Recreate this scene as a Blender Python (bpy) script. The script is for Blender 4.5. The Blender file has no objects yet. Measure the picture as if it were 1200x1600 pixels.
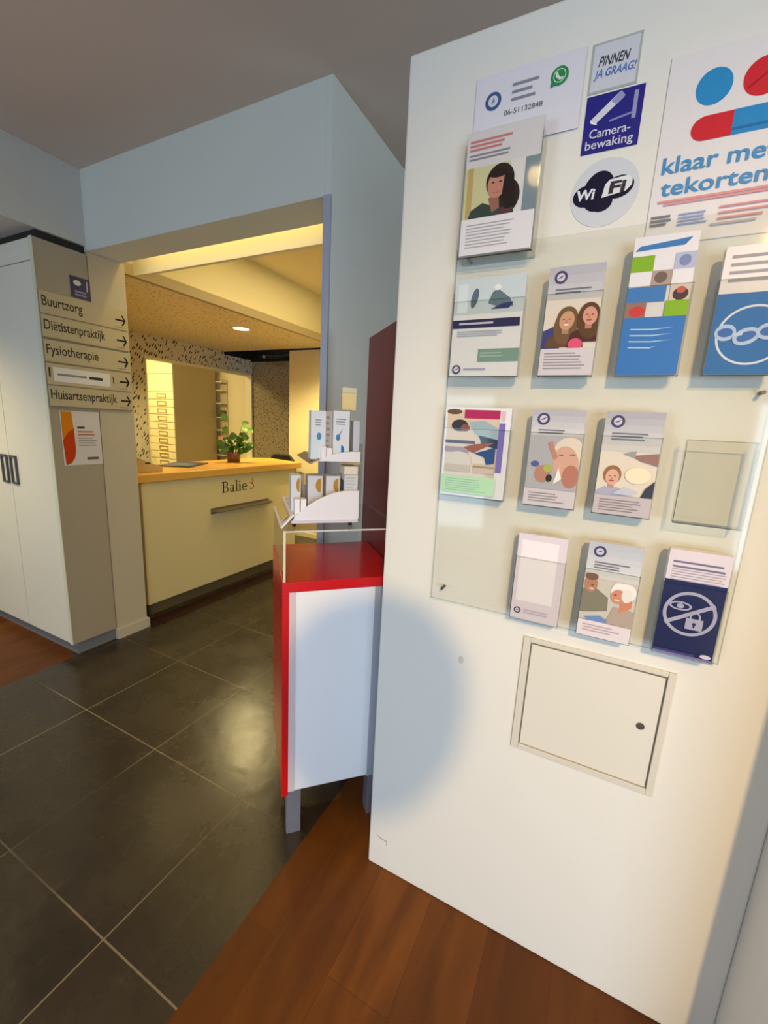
import bpy, math, random
from mathutils import Vector, Matrix
random.seed(7)
S = bpy.context.scene
COL = S.collection

# ------------------------------------------------------------------ camera
cam_d = bpy.data.cameras.new('camera'); cam = bpy.data.objects.new('camera', cam_d); COL.objects.link(cam)
yaw, pit, rol = (math.radians(a) for a in (26.39, -11.42, 2.94))
fw = Vector((-math.sin(yaw)*math.cos(pit), math.cos(yaw)*math.cos(pit), math.sin(pit)))
r0 = Vector((math.cos(yaw), math.sin(yaw), 0)); u0 = r0.cross(fw)
rt = r0*math.cos(rol) + u0*math.sin(rol); up = -r0*math.sin(rol) + u0*math.cos(rol)
m = Matrix((rt, up, -fw)).transposed().to_4x4(); m.translation = Vector((0, 0, 1.5))
cam.matrix_world = m
cam_d.sensor_fit = 'HORIZONTAL'; cam_d.sensor_width = 36.0; cam_d.lens = 36.0*662/1200
cam_d.clip_start = 0.02
S.camera = cam
S.view_settings.view_transform = 'Standard'; S.view_settings.look = 'None'
S.view_settings.gamma = 1.0; S.view_settings.use_curve_mapping = False
S.view_settings.exposure = 0.0

# ------------------------------------------------------------------ world and lights
W = bpy.data.worlds.new('world'); S.world = W; W.use_nodes = True
W.node_tree.nodes['Background'].inputs[0].default_value = (0.62, 0.76, 1.0, 1)
W.node_tree.nodes['Background'].inputs[1].default_value = 1.2

def light(name, kind, loc, power, color, size=0.05, aim=None, size_y=None, spot=None, blend=.5):
    d = bpy.data.lights.new(name, kind); d.energy = power; d.color = color
    if kind == 'AREA':
        d.size = size
        if size_y: d.shape = 'RECTANGLE'; d.size_y = size_y
    else:
        d.shadow_soft_size = size
    if kind == 'SPOT':
        d.spot_size = math.radians(spot or 120); d.spot_blend = blend
    o = bpy.data.objects.new(name, d); COL.objects.link(o); o.location = loc
    if aim is not None:
        o.rotation_euler = (Vector(aim)-Vector(loc)).to_track_quat('-Z', 'Y').to_euler()
    return o

WARM = (1.0, .66, .28); AMBER = (1.0, .80, .36); DAY = (.66, .83, 1.0)
light('daylight_entrance', 'AREA', (2.25, -2.75, 1.05), 84, (.60, .80, 1.0), 2.1, (-.4, 1.5, .7), 1.7)
light('daylight_window', 'AREA', (-2.1, -2.75, 1.1), 34, DAY, 1.9, (-.6, 1.8, .9), 1.6)
light('passage_fill', 'AREA', (3.35, 3.6, 1.5), 50, (.74, .88, 1.0), 2.2, (-1, 3.0, 1.7), 1.8)  # added fill for the passage wall; the far wall has no opening
light('key_downlight', 'SPOT', (0.85, -1.5, 2.755), 330, WARM, .045, (.1, 1.1, -.15), spot=90, blend=1.0)
light('near_downlight', 'SPOT', (-0.46, -0.34, 2.755), 12, WARM, .045, (.05, .95, -.1), spot=88, blend=.9)
light('counter_downlight', 'SPOT', (-3.353, 3.348, 2.37), 135, AMBER, .06, (-3.353, 3.348, 0), spot=150, blend=.6)
light('worktop_fill', 'SPOT', (-3.3, 2.2, 2.37), 9, AMBER, .06, (-3.3, 2.2, 0), spot=150, blend=.6)  # added fill over the near worktop, without a fitting
light('opening_glow', 'AREA', (-2.0, 1.86, 2.62), 2.8, AMBER, 1.5, (-2.0, 1.99, 2.3), .04)
light('raised_ceiling_light', 'AREA', (-2.0, 3.1, 2.84), 20, AMBER, 1.2, (-2.0, 3.1, 0), 1.6)
light('bright_wall_fill', 'SPOT', (-2.3, 3.75, 2.84), 210, AMBER, .05, (-2.9, 4.46, .6), spot=72, blend=.8)  # added fill to brighten the cream end wall, no fitting there
light('bulkhead_downlight', 'SPOT', (-3.7, 0.2, 2.39), 110, (1.0, .80, .42), .05, (-3.7, .5, 0), spot=130, blend=.7)
light('back_room_light', 'AREA', (-5.7, 3.2, 2.55), 52, (1.0, .82, .42), .6, (-5.7, 3.9, 0), .6)

# ------------------------------------------------------------------ materials
def lin(c):
    c = c/255.0
    return c/12.92 if c <= .04045 else ((c+.055)/1.055)**2.4
_mc = {}
def mat(rgb, rough=.6, metal=0, noise=0, scale=30, bump=0, spec=.5, name=None, emit=0, coat=0):
    key = (tuple(rgb), rough, metal, noise, scale, bump, spec, emit, coat)
    if key in _mc: return _mc[key]
    M = bpy.data.materials.new(name or 'surface_%02x%02x%02x' % tuple(int(v) for v in rgb)); M.use_nodes = True
    nt = M.node_tree; b = nt.nodes['Principled BSDF']
    c = (lin(rgb[0]), lin(rgb[1]), lin(rgb[2]), 1)
    b.inputs['Base Color'].default_value = c; b.inputs['Roughness'].default_value = rough
    b.inputs['Metallic'].default_value = metal; b.inputs['Specular IOR Level'].default_value = spec
    b.inputs['Coat Weight'].default_value = coat
    if emit:
        b.inputs['Emission Color'].default_value = c; b.inputs['Emission Strength'].default_value = emit
    if noise or bump:
        tc = nt.nodes.new('ShaderNodeTexCoord'); n = nt.nodes.new('ShaderNodeTexNoise')
        n.inputs['Scale'].default_value = scale; n.inputs['Detail'].default_value = 4
        nt.links.new(tc.outputs['Object'], n.inputs['Vector'])
        if noise:
            mx = nt.nodes.new('ShaderNodeMix'); mx.data_type = 'RGBA'
            mx.inputs[6].default_value = tuple(v*(1-noise) for v in c[:3])+(1,)
            mx.inputs[7].default_value = tuple(min(1, v*(1+noise)) for v in c[:3])+(1,)
            nt.links.new(n.outputs['Fac'], mx.inputs[0]); nt.links.new(mx.outputs[2], b.inputs['Base Color'])
        if bump:
            bp = nt.nodes.new('ShaderNodeBump'); bp.inputs['Strength'].default_value = bump; bp.inputs['Distance'].default_value = .002
            nt.links.new(n.outputs['Fac'], bp.inputs['Height']); nt.links.new(bp.outputs[0], b.inputs['Normal'])
    _mc[key] = M
    return M

def clear_mat(name, tint=(.972, .974, .958), strength=.8):
    M = bpy.data.materials.new(name); M.use_nodes = True; nt = M.node_tree
    for n in list(nt.nodes): nt.nodes.remove(n)
    o = nt.nodes.new('ShaderNodeOutputMaterial'); t = nt.nodes.new('ShaderNodeBsdfTransparent')
    g = nt.nodes.new('ShaderNodeBsdfGlossy'); mx = nt.nodes.new('ShaderNodeMixShader'); lw = nt.nodes.new('ShaderNodeLayerWeight'); lw.inputs[0].default_value = .5
    pw = nt.nodes.new('ShaderNodeMath'); pw.operation = 'POWER'; pw.inputs[1].default_value = 4.5; nt.links.new(lw.outputs['Facing'], pw.inputs[0])
    f = nt.nodes.new('ShaderNodeMapRange'); nt.links.new(pw.outputs[0], f.inputs[0]); f.inputs[3].default_value = .03; f.inputs[4].default_value = .75; t.inputs[0].default_value = tint+(1,)
    g.inputs['Roughness'].default_value = .06; g.inputs[0].default_value = (strength,)*3+(1,)
    nt.links.new(f.outputs[0], mx.inputs[0]); nt.links.new(t.outputs[0], mx.inputs[1]); nt.links.new(g.outputs[0], mx.inputs[2])
    nt.links.new(mx.outputs[0], o.inputs[0])
    return M
ACRYL = clear_mat('clear_acrylic'); ACRYL_EDGE = clear_mat('acrylic_edge', (.80, .85, .81), .6)
RISER = clear_mat('riser_acrylic', (.90, .90, .88), 1.0)

PAINT = mat((228, 228, 222), .75, noise=.015, scale=3, bump=.06, name='white_wall_paint')
PAINT_GREY = mat((210, 213, 206), .8, noise=.02, scale=3, bump=.05, name='cool_white_paint')
CEIL = mat((208, 190, 176), .9, noise=.02, scale=5, name='ceiling_paint')
SOFFIT = mat((205, 190, 165), .85, name='soffit_paint')
CAB = mat((226, 222, 208), .38, noise=.01, scale=4, name='white_laminate')
CAB_SIDE = mat((168, 156, 134), .5, name='beige_laminate')
GREYP = mat((118, 120, 124), .4, name='grey_plinth')
RED = mat((205, 12, 20), .28, coat=.3, name='red_lacquer')
REDB = mat((122, 34, 28), .4, name='dark_red_lacquer')
WHITE = mat((236, 236, 238), .45, name='white_sheet')
PLAST = mat((232, 230, 238), .3, name='white_plastic')
OAK = mat((214, 160, 72), .32, noise=.12, scale=8, name='oak_worktop')
OAKE = mat((150, 104, 40), .4, noise=.12, scale=8, name='oak_edge')
DARK = mat((34, 30, 28), .6); BLACK = mat((16, 16, 18), .5)

def nodes_of(name):
    M = bpy.data.materials.new(name); M.use_nodes = True
    return M, M.node_tree, M.node_tree.nodes['Principled BSDF']
def N(nt, typ, **kw):
    n = nt.nodes.new(typ)
    for k, v in kw.items(): setattr(n, k, v)
    return n
def mixc(nt, fac, a, b):
    mx = N(nt, 'ShaderNodeMix'); mx.data_type = 'RGBA'
    for i, v in ((0, fac), (6, a), (7, b)):
        if hasattr(v, 'is_output'): nt.links.new(v, mx.inputs[i])
        else: mx.inputs[i].default_value = v
    return mx.outputs[2]
def C(r, g, b): return (lin(r), lin(g), lin(b), 1)
def ramp(nt, src, a, b, lo=0, hi=1):
    r = N(nt, 'ShaderNodeMapRange'); nt.links.new(src, r.inputs[0])
    for i, v in zip((1, 2, 3, 4), (a, b, lo, hi)): r.inputs[i].default_value = v
    return r.outputs[0]

def slate():
    M, nt, b = nodes_of('slate_tiles')
    tc = N(nt, 'ShaderNodeTexCoord'); mp = N(nt, 'ShaderNodeMapping'); mp.inputs['Location'].default_value = (2.17+.5375*8, -.52+.54*12, 0)
    nt.links.new(tc.outputs['Object'], mp.inputs[0])
    br = N(nt, 'ShaderNodeTexBrick'); br.offset = 0
    for k, v in (('Scale', 1), ('Mortar Size', .0028), ('Mortar Smooth', .2), ('Brick Width', .5375), ('Row Height', .54), ('Bias', 0)): br.inputs[k].default_value = v
    nt.links.new(mp.outputs[0], br.inputs['Vector'])
    br.inputs['Color1'].default_value = C(44, 38, 30); br.inputs['Color2'].default_value = C(52, 45, 35); br.inputs['Mortar'].default_value = C(46, 40, 31)
    n1 = N(nt, 'ShaderNodeTexNoise'); n1.inputs['Scale'].default_value = 3.5; n1.inputs['Detail'].default_value = 8; n1.inputs['Roughness'].default_value = .65
    n2 = N(nt, 'ShaderNodeTexNoise'); n2.inputs['Scale'].default_value = 9; n2.inputs['Detail'].default_value = 6; n2.inputs['Distortion'].default_value = .7
    n3 = N(nt, 'ShaderNodeTexNoise'); n3.inputs['Scale'].default_value = 1.4
    for n in (n1, n2, n3): nt.links.new(tc.outputs['Object'], n.inputs['Vector'])
    c1 = mixc(nt, ramp(nt, n1.outputs[0], .35, .7), br.outputs['Color'], C(58, 50, 39))
    c2 = mixc(nt, ramp(nt, n2.outputs[0], 0.68, .78, 0, .4), c1, C(90, 80, 66))
    gm = N(nt, 'ShaderNodeMath', operation='MULTIPLY'); nt.links.new(br.outputs['Fac'], gm.inputs[0]); nt.links.new(ramp(nt, n3.outputs[0], .42, .56, .12, 1), gm.inputs[1])
    c3 = mixc(nt, gm.outputs[0], c2, C(124, 112, 92))
    nt.links.new(c3, b.inputs['Base Color'])
    nt.links.new(ramp(nt, n1.outputs[0], .3, .75, .20, .36), b.inputs['Roughness'])
    b.inputs['Specular IOR Level'].default_value = .45
    ad = N(nt, 'ShaderNodeMath', operation='SUBTRACT'); nt.links.new(n2.outputs[0], ad.inputs[0]); nt.links.new(br.outputs['Fac'], ad.inputs[1])
    bp = N(nt, 'ShaderNodeBump'); bp.inputs['Strength'].default_value = .35; bp.inputs['Distance'].default_value = .004
    nt.links.new(ad.outputs[0], bp.inputs['Height']); nt.links.new(bp.outputs[0], b.inputs['Normal'])
    return M
def wood():
    M, nt, b = nodes_of('brown_wood_planks')
    tc = N(nt, 'ShaderNodeTexCoord'); mp = N(nt, 'ShaderNodeMapping'); mp.inputs['Rotation'].default_value = (0, 0, math.pi/2); mp.inputs['Location'].default_value = (20.3, 20.09, 0)
    nt.links.new(tc.outputs['Object'], mp.inputs[0])
    br = N(nt, 'ShaderNodeTexBrick'); br.offset = .37
    for k, v in (('Scale', 1), ('Mortar Size', .0007), ('Mortar Smooth', .1), ('Brick Width', 1.25), ('Row Height', .185), ('Bias', 0)): br.inputs[k].default_value = v
    nt.links.new(mp.outputs[0], br.inputs['Vector'])
    br.inputs['Color1'].default_value = C(92, 50, 12); br.inputs['Color2'].default_value = C(126, 74, 22); br.inputs['Mortar'].default_value = C(82, 46, 20)
    mg = N(nt, 'ShaderNodeMapping'); mg.inputs['Scale'].default_value = (5, .9, 1); nt.links.new(tc.outputs['Object'], mg.inputs[0])
    n1 = N(nt, 'ShaderNodeTexNoise'); n1.inputs['Scale'].default_value = 2.2; n1.inputs['Detail'].default_value = 7; n1.inputs['Distortion'].default_value = .6
    nt.links.new(mg.outputs[0], n1.inputs['Vector'])
    c = mixc(nt, ramp(nt, n1.outputs[0], .32, .72, 0, .7), br.outputs['Color'], C(66, 36, 10))
    nt.links.new(c, b.inputs['Base Color']); b.inputs['Roughness'].default_value = .45; b.inputs['Specular IOR Level'].default_value = .22
    return M
def dashes(name, base, ink, sc, ang, stretch, thr):
    M, nt, b = nodes_of(name)
    tc = N(nt, 'ShaderNodeTexCoord'); m1 = N(nt, 'ShaderNodeMapping'); m1.inputs['Rotation'].default_value = ang
    m2 = N(nt, 'ShaderNodeMapping'); m2.inputs['Scale'].default_value = stretch
    nt.links.new(tc.outputs['Object'], m1.inputs[0]); nt.links.new(m1.outputs[0], m2.inputs[0])
    v = N(nt, 'ShaderNodeTexVoronoi'); v.inputs['Scale'].default_value = sc; v.inputs['Randomness'].default_value = .75
    nt.links.new(m2.outputs[0], v.inputs['Vector'])
    nt.links.new(mixc(nt, ramp(nt, v.outputs['Distance'], thr, thr+.04), C(*ink), C(*base)), b.inputs['Base Color'])
    b.inputs['Roughness'].default_value = .8
    return M
SLATE, WOOD = slate(), wood()
DASHX = dashes('dashed_wallpaper_light', (206, 196, 172), (52, 42, 30), 14, (math.radians(30), 0, 0), (.25, 2.7, .85), .27)
DASHY = dashes('dashed_wallpaper_dark', (150, 134, 100), (70, 56, 34), 22, (0, math.radians(-28), 0), (2.2, .25, .9), .25)
DASHC = dashes('speckled_ceiling', (232, 216, 176), (158, 136, 94), 22, (0, 0, math.radians(30)), (1.6, 1, .2), .2)

# ------------------------------------------------------------------ building helpers
ORG = {}
class MB:
    def __init__(s): s.v = []; s.f = []; s.mi = []; s.m = []; s.sm = []
    def _m(s, mt):
        if mt not in s.m: s.m.append(mt)
        return s.m.index(mt)
    def add(s, vs, fs, mt, smooth=False):
        o = len(s.v); s.v += [Vector(p) for p in vs]; k = s._m(mt)
        for f in fs: s.f.append([o+i for i in f]); s.mi.append(k); s.sm.append(smooth)
        return s
    def box(s, x0, x1, y0, y1, z0, z1, mt, fr=None):
        P = [Vector((x, y, z)) for x in (x0, x1) for y in (y0, y1) for z in (z0, z1)]
        if fr: P = [fr(p) for p in P]
        return s.add(P, [(0, 1, 3, 2), (4, 6, 7, 5), (0, 4, 5, 1), (2, 3, 7, 6), (0, 2, 6, 4), (1, 5, 7, 3)], mt)
    def prism(s, pts, a, b, mt, fr):      # polygon pts (p,q) extruded from a to b; fr(p,q,w)->world
        n = len(pts); P = [fr(p, q, a) for p, q in pts]+[fr(p, q, b) for p, q in pts]
        return s.add(P, [tuple(range(n))[::-1], tuple(range(n, 2*n))]+[(i, (i+1) % n, n+(i+1) % n, n+i) for i in range(n)], mt)
    def lathe(s, prof, c, mt, seg=28, smooth=True, cap=True):
        P = []; F = []
        for r, z in prof:
            for k in range(seg):
                a = 2*math.pi*k/seg; P.append((c[0]+r*math.cos(a), c[1]+r*math.sin(a), c[2]+z))
        for i in range(len(prof)-1):
            for k in range(seg):
                F.append((i*seg+k, i*seg+(k+1) % seg, (i+1)*seg+(k+1) % seg, (i+1)*seg+k))
        s.add(P, F, mt, smooth)
        if cap:
            s.add(P[:seg], [tuple(range(seg))[::-1]], mt); s.add(P[-seg:], [tuple(range(seg))], mt)
        return s
    def tube(s, pts, r, mt, seg=8):
        P = []; F = []; pts = [Vector(p) for p in pts]; n = len(pts)
        for i, p in enumerate(pts):
            d = (pts[min(i+1, n-1)]-pts[max(i-1, 0)]).normalized()
            a = d.orthogonal().normalized() if abs(d.z) > .9 else d.cross(Vector((0, 0, 1))).normalized(); b = d.cross(a)
            rr = r[i] if isinstance(r, (list, tuple)) else r
            for k in range(seg):
                t = 2*math.pi*k/seg; P.append(p+(a*math.cos(t)+b*math.sin(t))*rr)
        for i in range(n-1):
            for k in range(seg): F.append((i*seg+k, i*seg+(k+1) % seg, (i+1)*seg+(k+1) % seg, (i+1)*seg+k))
        s.add(P, F, mt, True)
        return s.add(P, [tuple(range(seg))[::-1], tuple(range((n-1)*seg, n*seg))], mt)
    def build(s, name, parent=None, bevel=0, **tags):
        o0 = ORG.get(parent.name, Vector()) if parent else None
        if parent is None:
            xs = [p.x for p in s.v]; ys = [p.y for p in s.v]; zs = [p.z for p in s.v]
            o0 = Vector(((min(xs)+max(xs))/2, (min(ys)+max(ys))/2, min(zs)))
            if tags.get('kind') == 'structure': o0 = Vector()
        me = bpy.data.meshes.new(name); me.from_pydata([p-o0 for p in s.v], [], s.f)
        for mt in s.m: me.materials.append(mt)
        for i, p in enumerate(me.polygons): p.material_index = s.mi[i]; p.use_smooth = s.sm[i]
        me.update()
        o = bpy.data.objects.new(name, me); COL.objects.link(o)
        ORG[o.name] = o0
        if parent: o.parent = parent
        else: o.location = o0
        for k, v in tags.items(): o[k] = v
        if bevel:
            b = o.modifiers.new('bevel', 'BEVEL'); b.width = bevel; b.segments = 2; b.limit_method = 'ANGLE'
        return o
def thing(name, label, cat, loc, group=None):
    o = bpy.data.objects.new(name, None); COL.objects.link(o); o.location = loc; o.empty_display_size = .05
    o['label'] = label; o['category'] = cat
    if group: o['group'] = group
    ORG[o.name] = Vector(loc)
    return o
def struct(name, boxes, mt, bevel=0):
    b = MB()
    for bx in boxes: b.box(*bx, mt)
    return b.build(name, kind='structure', bevel=bevel)

_tc = {}
def text_mesh(s, bold=0.0):
    key = (s, bold)
    if key not in _tc:
        cu = bpy.data.curves.new('t', 'FONT'); cu.body = s; cu.size = 1; cu.resolution_u = 3; cu.offset = bold
        o = bpy.data.objects.new('t', cu); COL.objects.link(o)
        bpy.context.view_layer.update()
        me = bpy.data.meshes.new_from_object(o.evaluated_get(bpy.context.evaluated_depsgraph_get()))
        _tc[key] = ([tuple(v.co) for v in me.vertices], [tuple(p.vertices) for p in me.polygons])
        bpy.data.objects.remove(o); bpy.data.curves.remove(cu); bpy.data.meshes.remove(me)
    return _tc[key]
class Art:
    """flat print: shapes laid in thin layers on a plane (origin, u, v, n)"""
    def __init__(s, o, u, v, n): s.o, s.u, s.v, s.n = Vector(o), Vector(u), Vector(v), Vector(n); s.k = 1; s.b = MB()
    def P(s, x, y): return s.o+s.u*x+s.v*y+s.n*(.00025*s.k)
    def poly(s, pts, c, rough=.5):
        M = mat(c, rough, noise=.03, scale=140, spec=.18) if isinstance(c, tuple) else c
        s.b.add([s.P(*p) for p in pts], [tuple(range(len(pts)))], M); s.k += 1; return s
    def rect(s, x0, y0, x1, y1, c, **k): return s.poly([(x0, y0), (x1, y0), (x1, y1), (x0, y1)], c, **k)
    def ell(s, cx, cy, rx, ry, c, rot=0, seg=28, a0=0, a1=360, clip=None):
        cr, sr = math.cos(math.radians(rot)), math.sin(math.radians(rot)); pts = []
        n = seg if a1-a0 >= 360 else seg+1
        for i in range(n):
            a = math.radians(a0+(a1-a0)*i/seg); x, y = rx*math.cos(a), ry*math.sin(a)
            px, py = cx+x*cr-y*sr, cy+x*sr+y*cr
            if clip: px = min(max(px, clip[0]), clip[2]); py = min(max(py, clip[1]), clip[3])
            pts.append((px, py))
        return s.poly(pts, c)
    def ring(s, cx, cy, r, w, c, seg=40, ry=None):
        ry = ry or r; M = mat(c, .5); P = []; F = []
        for i in range(seg):
            a = 2*math.pi*i/seg
            P += [s.P(cx+r*math.cos(a), cy+ry*math.sin(a)), s.P(cx+(r-w)*math.cos(a), cy+(ry-w)*math.sin(a))]
        for i in range(seg): j = (i+1) % seg; F.append((2*i, 2*j, 2*j+1, 2*i+1))
        s.b.add(P, F, M); s.k += 1; return s
    def lines(s, x0, x1, y1, n, pitch, c, th=.35, rag=.25):
        M = mat(c, .6); rr = random.Random(int(x0*1e4)+n)
        for i in range(n):
            y = y1-i*pitch; xe = x1-(x1-x0)*rag*rr.random()
            s.b.add([s.P(*p) for p in ((x0, y-pitch*th), (xe, y-pitch*th), (xe, y), (x0, y))], [(0, 1, 2, 3)], M)
        s.k += 1; return s
    def text(s, t, x, y, h, c, w=None, shear=0, bold=0.0, rot=0):
        V, F = text_mesh(t, bold); sy = h/.70
        xs = [p[0] for p in V]; sx = sy if w is None else w/(max(xs)-min(xs)); x_ = min(xs)
        cr, sr = math.cos(math.radians(rot)), math.sin(math.radians(rot)); Q = []
        for p in V:
            a, b_ = (p[0]-x_)*sx+shear*p[1]*sy, p[1]*sy; Q.append(s.P(x+a*cr-b_*sr, y+a*sr+b_*cr))
        s.b.add(Q, F, mat(c, .5) if isinstance(c, tuple) else c); s.k += 1; return s
    def logo(s, cx, cy, r):
        s.ell(cx, cy, r, r, (70, 72, 110)); s.ell(cx, cy, r*.62, r*.62, (205, 200, 214))
        s.poly([(cx-r*.5, cy-r*.2), (cx+r*.1, cy-r*.1), (cx+r*.5, cy+r*.3), (cx, cy+r*.15)], (96, 84, 120)); return s
    def face(s, cx, cy, r, skin, hair, cloth=None, tilt=0, white=False, clip=None, long=False):
        if cloth: s.poly([(cx-r*2.1, cy-r*3.1), (cx-r*1.9, cy-r*2.1), (cx-r*.8, cy-r*1.45), (cx+r*.8, cy-r*1.45), (cx+r*1.9, cy-r*2.1), (cx+r*2.1, cy-r*3.1)] if not clip else
                         [(min(max(a, clip[0]), clip[2]), max(b, clip[1])) for a, b in [(cx-r*2.1, cy-r*3.1), (cx-r*1.9, cy-r*2.1), (cx-r*.8, cy-r*1.45), (cx+r*.8, cy-r*1.45), (cx+r*1.9, cy-r*2.1), (cx+r*2.1, cy-r*3.1)]], cloth)
        if long: s.ell(cx, cy-r*.7, r*1.3, r*2.1, hair, tilt, clip=clip)
        s.poly([(cx-r*.35, cy-r*1.6), (cx+r*.35, cy-r*1.6), (cx+r*.4, cy-r*.6), (cx-r*.4, cy-r*.6)], tuple(int(v*.86) for v in skin))
        s.ell(cx, cy+r*.15, r*1.08, r*1.25, hair, tilt, clip=clip)
        s.ell(cx+r*.05, cy-r*.15, r*.8, r*1.05, skin, tilt, clip=clip)
        d = tuple(int(v*.55) for v in skin)
        s.ell(cx-r*.28, cy, r*.13, r*.07, d); s.ell(cx+r*.34, cy, r*.13, r*.07, d)
        s.poly([(cx-r*.02, cy-r*.05), (cx+r*.13, cy-r*.35), (cx-r*.08, cy-r*.35)], tuple(int(v*.82) for v in skin))
        s.ell(cx+r*.03, cy-r*.62, r*.3, r*.1, (170, 80, 76) if not white else (240, 236, 230)); return s
    def build(s, name, parent, **k): return s.b.build(name, parent, **k)

# ================================================================== THE SETTING
b = MB()
b.box(-2.742, -.78, -4.2, 1.312, -.1, 0, SLATE).box(-2.80, -.78, 1.312, 1.60, -.1, 0, SLATE).box(-5.1, -.78, 1.60, 7.2, -.1, 0, SLATE)
b.box(-8, -2.742, -4.2, 1.312, -.1, 0, WOOD).box(-8, -2.80, 1.312, 1.60, -.1, 0, WOOD).box(-.78, 3.6, -4.2, 7.2, -.1, 0, WOOD)
b.box(-8, -5.1, 1.6, 7.2, -.1, 0, WOOD)
b.build('floor', kind='structure')
struct('trim_1', [(-2.83, -2.69, 1.80, 4.44, 0, .003)], mat((40, 9, 6), .4, name='dark_red_floor_strip'))
b = MB(); b.box(-2.74, 3.6, -4.2, 1.568, 2.79, 2.9, CEIL).box(-1.114, 3.6, 1.568, 7.2, 2.79, 2.9, CEIL)
b.build('ceiling', kind='structure')
# partition carrying the brochures
b = MB(); b.box(-.537, .442, 1.096, 1.34, 0, 2.38, PAINT)
wr = b.build('wall_right', kind='structure', bevel=.006)
struct('wall_right_return', [(.442, .95, .80, 1.34, 0, 2.38)], PAINT)
struct('wall_header', [(-2.9, -1.1135, 1.568, 1.76, 2.385, 2.9)], PAINT_GREY)
struct('wall_passage', [(-1.113, -1.085, 1.568, 7.1, 0, 2.79)], PAINT_GREY)
struct('trim_2', [(-1.114, -1.081, 1.560, 1.5678, 0, 2.385)], mat((168, 174, 190), .5, name='corner_strip'))
struct('trim_3', [(-1.084, -1.0835, 1.5685, 1.574, 0, 2.385)], mat((96, 98, 108), .6))
struct('wall_pillar', [(-4.9, -2.741, 1.570, 1.785, 0, 2.384)], mat((192, 180, 156), .7, name='warm_white_paint'))
struct('baseboard_pillar', [(-2.80, -2.728, 1.572, 1.797, 0, .068)], mat((196, 186, 166), .5))
struct('wall_bulkhead', [(-8, -2.74, -4.2, 1.568, 2.41, 2.9)], mat((200, 198, 192), .8, name='bulkhead_paint'))
struct('cabinet_gap_shade', [(-4.9, -2.76, 1.33, 1.569, 2.368, 2.409)], DARK)  # dark strip stands in for the shade in the gap above the cupboard
struct('wall_left', [(-5.1, -5.0, -4.2, 1.57, 0, 2.41)], PAINT)
struct('wall_far_right', [(3.5, 3.6, -4.2, 7.2, 0, 2.79)], PAINT)
struct('wall_behind', [(-8, -3.1, -2.9, -2.8, 0, 2.41), (-1.1, 1.15, -2.9, -2.8, 0, 2.79), (3.35, 3.6, -2.9, -2.8, 0, 2.79), (-3.1, -1.1, -2.9, -2.8, 2.0, 2.79), (-3.1, -1.1, -2.9, -2.8, 0, .25), (1.15, 3.35, -2.9, -2.8, 2.1, 2.79)], PAINT)
wf = mat((230, 230, 232), .4)
struct('window_1', [(-3.1, -1.1, -2.88, -2.83, .25, .30), (-3.1, -1.1, -2.88, -2.83, 1.95, 2.0), (-3.1, -3.05, -2.88, -2.83, .30, 1.95), (-1.15, -1.1, -2.88, -2.83, .30, 1.95)], wf)
struct('door_1', [(1.15, 3.35, -2.88, -2.83, 2.04, 2.1), (1.15, 1.21, -2.88, -2.83, 0, 2.04), (3.29, 3.35, -2.88, -2.83, 0, 2.04), (2.22, 2.28, -2.88, -2.83, 0, 2.04)], wf)
struct('wall_passage_end', [(-1.085, 3.6, 7.1, 7.2, 0, 2.79)], PAINT_GREY)
# reception zone behind the opening
b = MB(); b.box(-4.85, -2.90, 1.785, 4.42, 2.385, 2.46, DASHC)
b.build('ceiling_low', kind='structure')
struct('trim_4', [(-2.93, -2.885, 1.785, 4.42, 2.383, 2.452)], mat((176, 158, 122), .8))
struct('wall_recess', [(-2.97, -2.935, 1.785, 4.42, 2.452, 2.86)], mat((226, 214, 176), .7, name='cream_paint'))
struct('ceiling_raised', [(-2.97, -1.113, 1.98, 4.42, 2.86, 2.9)], mat((236, 222, 186), .85, name='raised_ceiling_paint'))
struct('trim_5', [(-2.885, -1.113, 1.94, 1.965, 2.385, 2.66)], mat((232, 222, 190), .6, name='cove_face_paint'))
struct('trim_6', [(-2.935, -1.113, 1.76, 1.965, 2.66, 2.9)], SOFFIT)
b = MB()
b.box(-4.85, -4.75, 1.785, 3.27, 0, 2.385, DASHX).box(-4.85, -4.75, 4.92, 5.05, 0, 2.33, DASHX)
b.box(-4.85, -4.75, 3.27, 4.92, 0, .90, DASHX).box(-4.85, -4.75, 3.27, 4.92, 2.14, 2.35, DASHX).box(-4.85, -4.75, 3.27, 4.42, 2.35, 2.385, DASHX)
b.build('wall_hatch', kind='structure')
struct('trim_7', [(-4.86, -4.742, 3.255, 4.93, 2.125, 2.15), (-4.86, -4.742, 3.255, 4.93, .88, .905), (-4.86, -4.742, 3.255, 3.275, .905, 2.125), (-4.86, -4.742, 4.915, 4.935, .905, 2.125)], mat((232, 222, 184), .5, name='hatch_lining'))
b = MB(); b.box(-4.75, -3.60, 4.95, 5.05, 0, 2.33, DASHY); b.build('wall_speckled', kind='structure')
struct('wall_bright', [(-3.655, -1.113, 4.46, 4.56, 0, 2.372), (-2.97, -1.113, 4.425, 4.46, 2.372, 2.9)], mat((228, 214, 168), .7, name='cream_wall_paint'))
struct('baseboard_bright', [(-3.655, -1.113, 4.445, 4.46, 0, .06)], mat((232, 222, 186), .5))
struct('ceiling_void', [(-4.9, -1.113, 4.42, 5.1, 2.70, 2.74), (-4.9, -1.113, 5.06, 5.1, 2.3, 2.70), (-1.2, -1.113, 4.42, 5.06, 2.40, 2.7), (-4.9, -4.85, 4.42, 5.1, 2.35, 2.7)], mat((24, 18, 14), .9, name='dark_void'))
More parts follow.
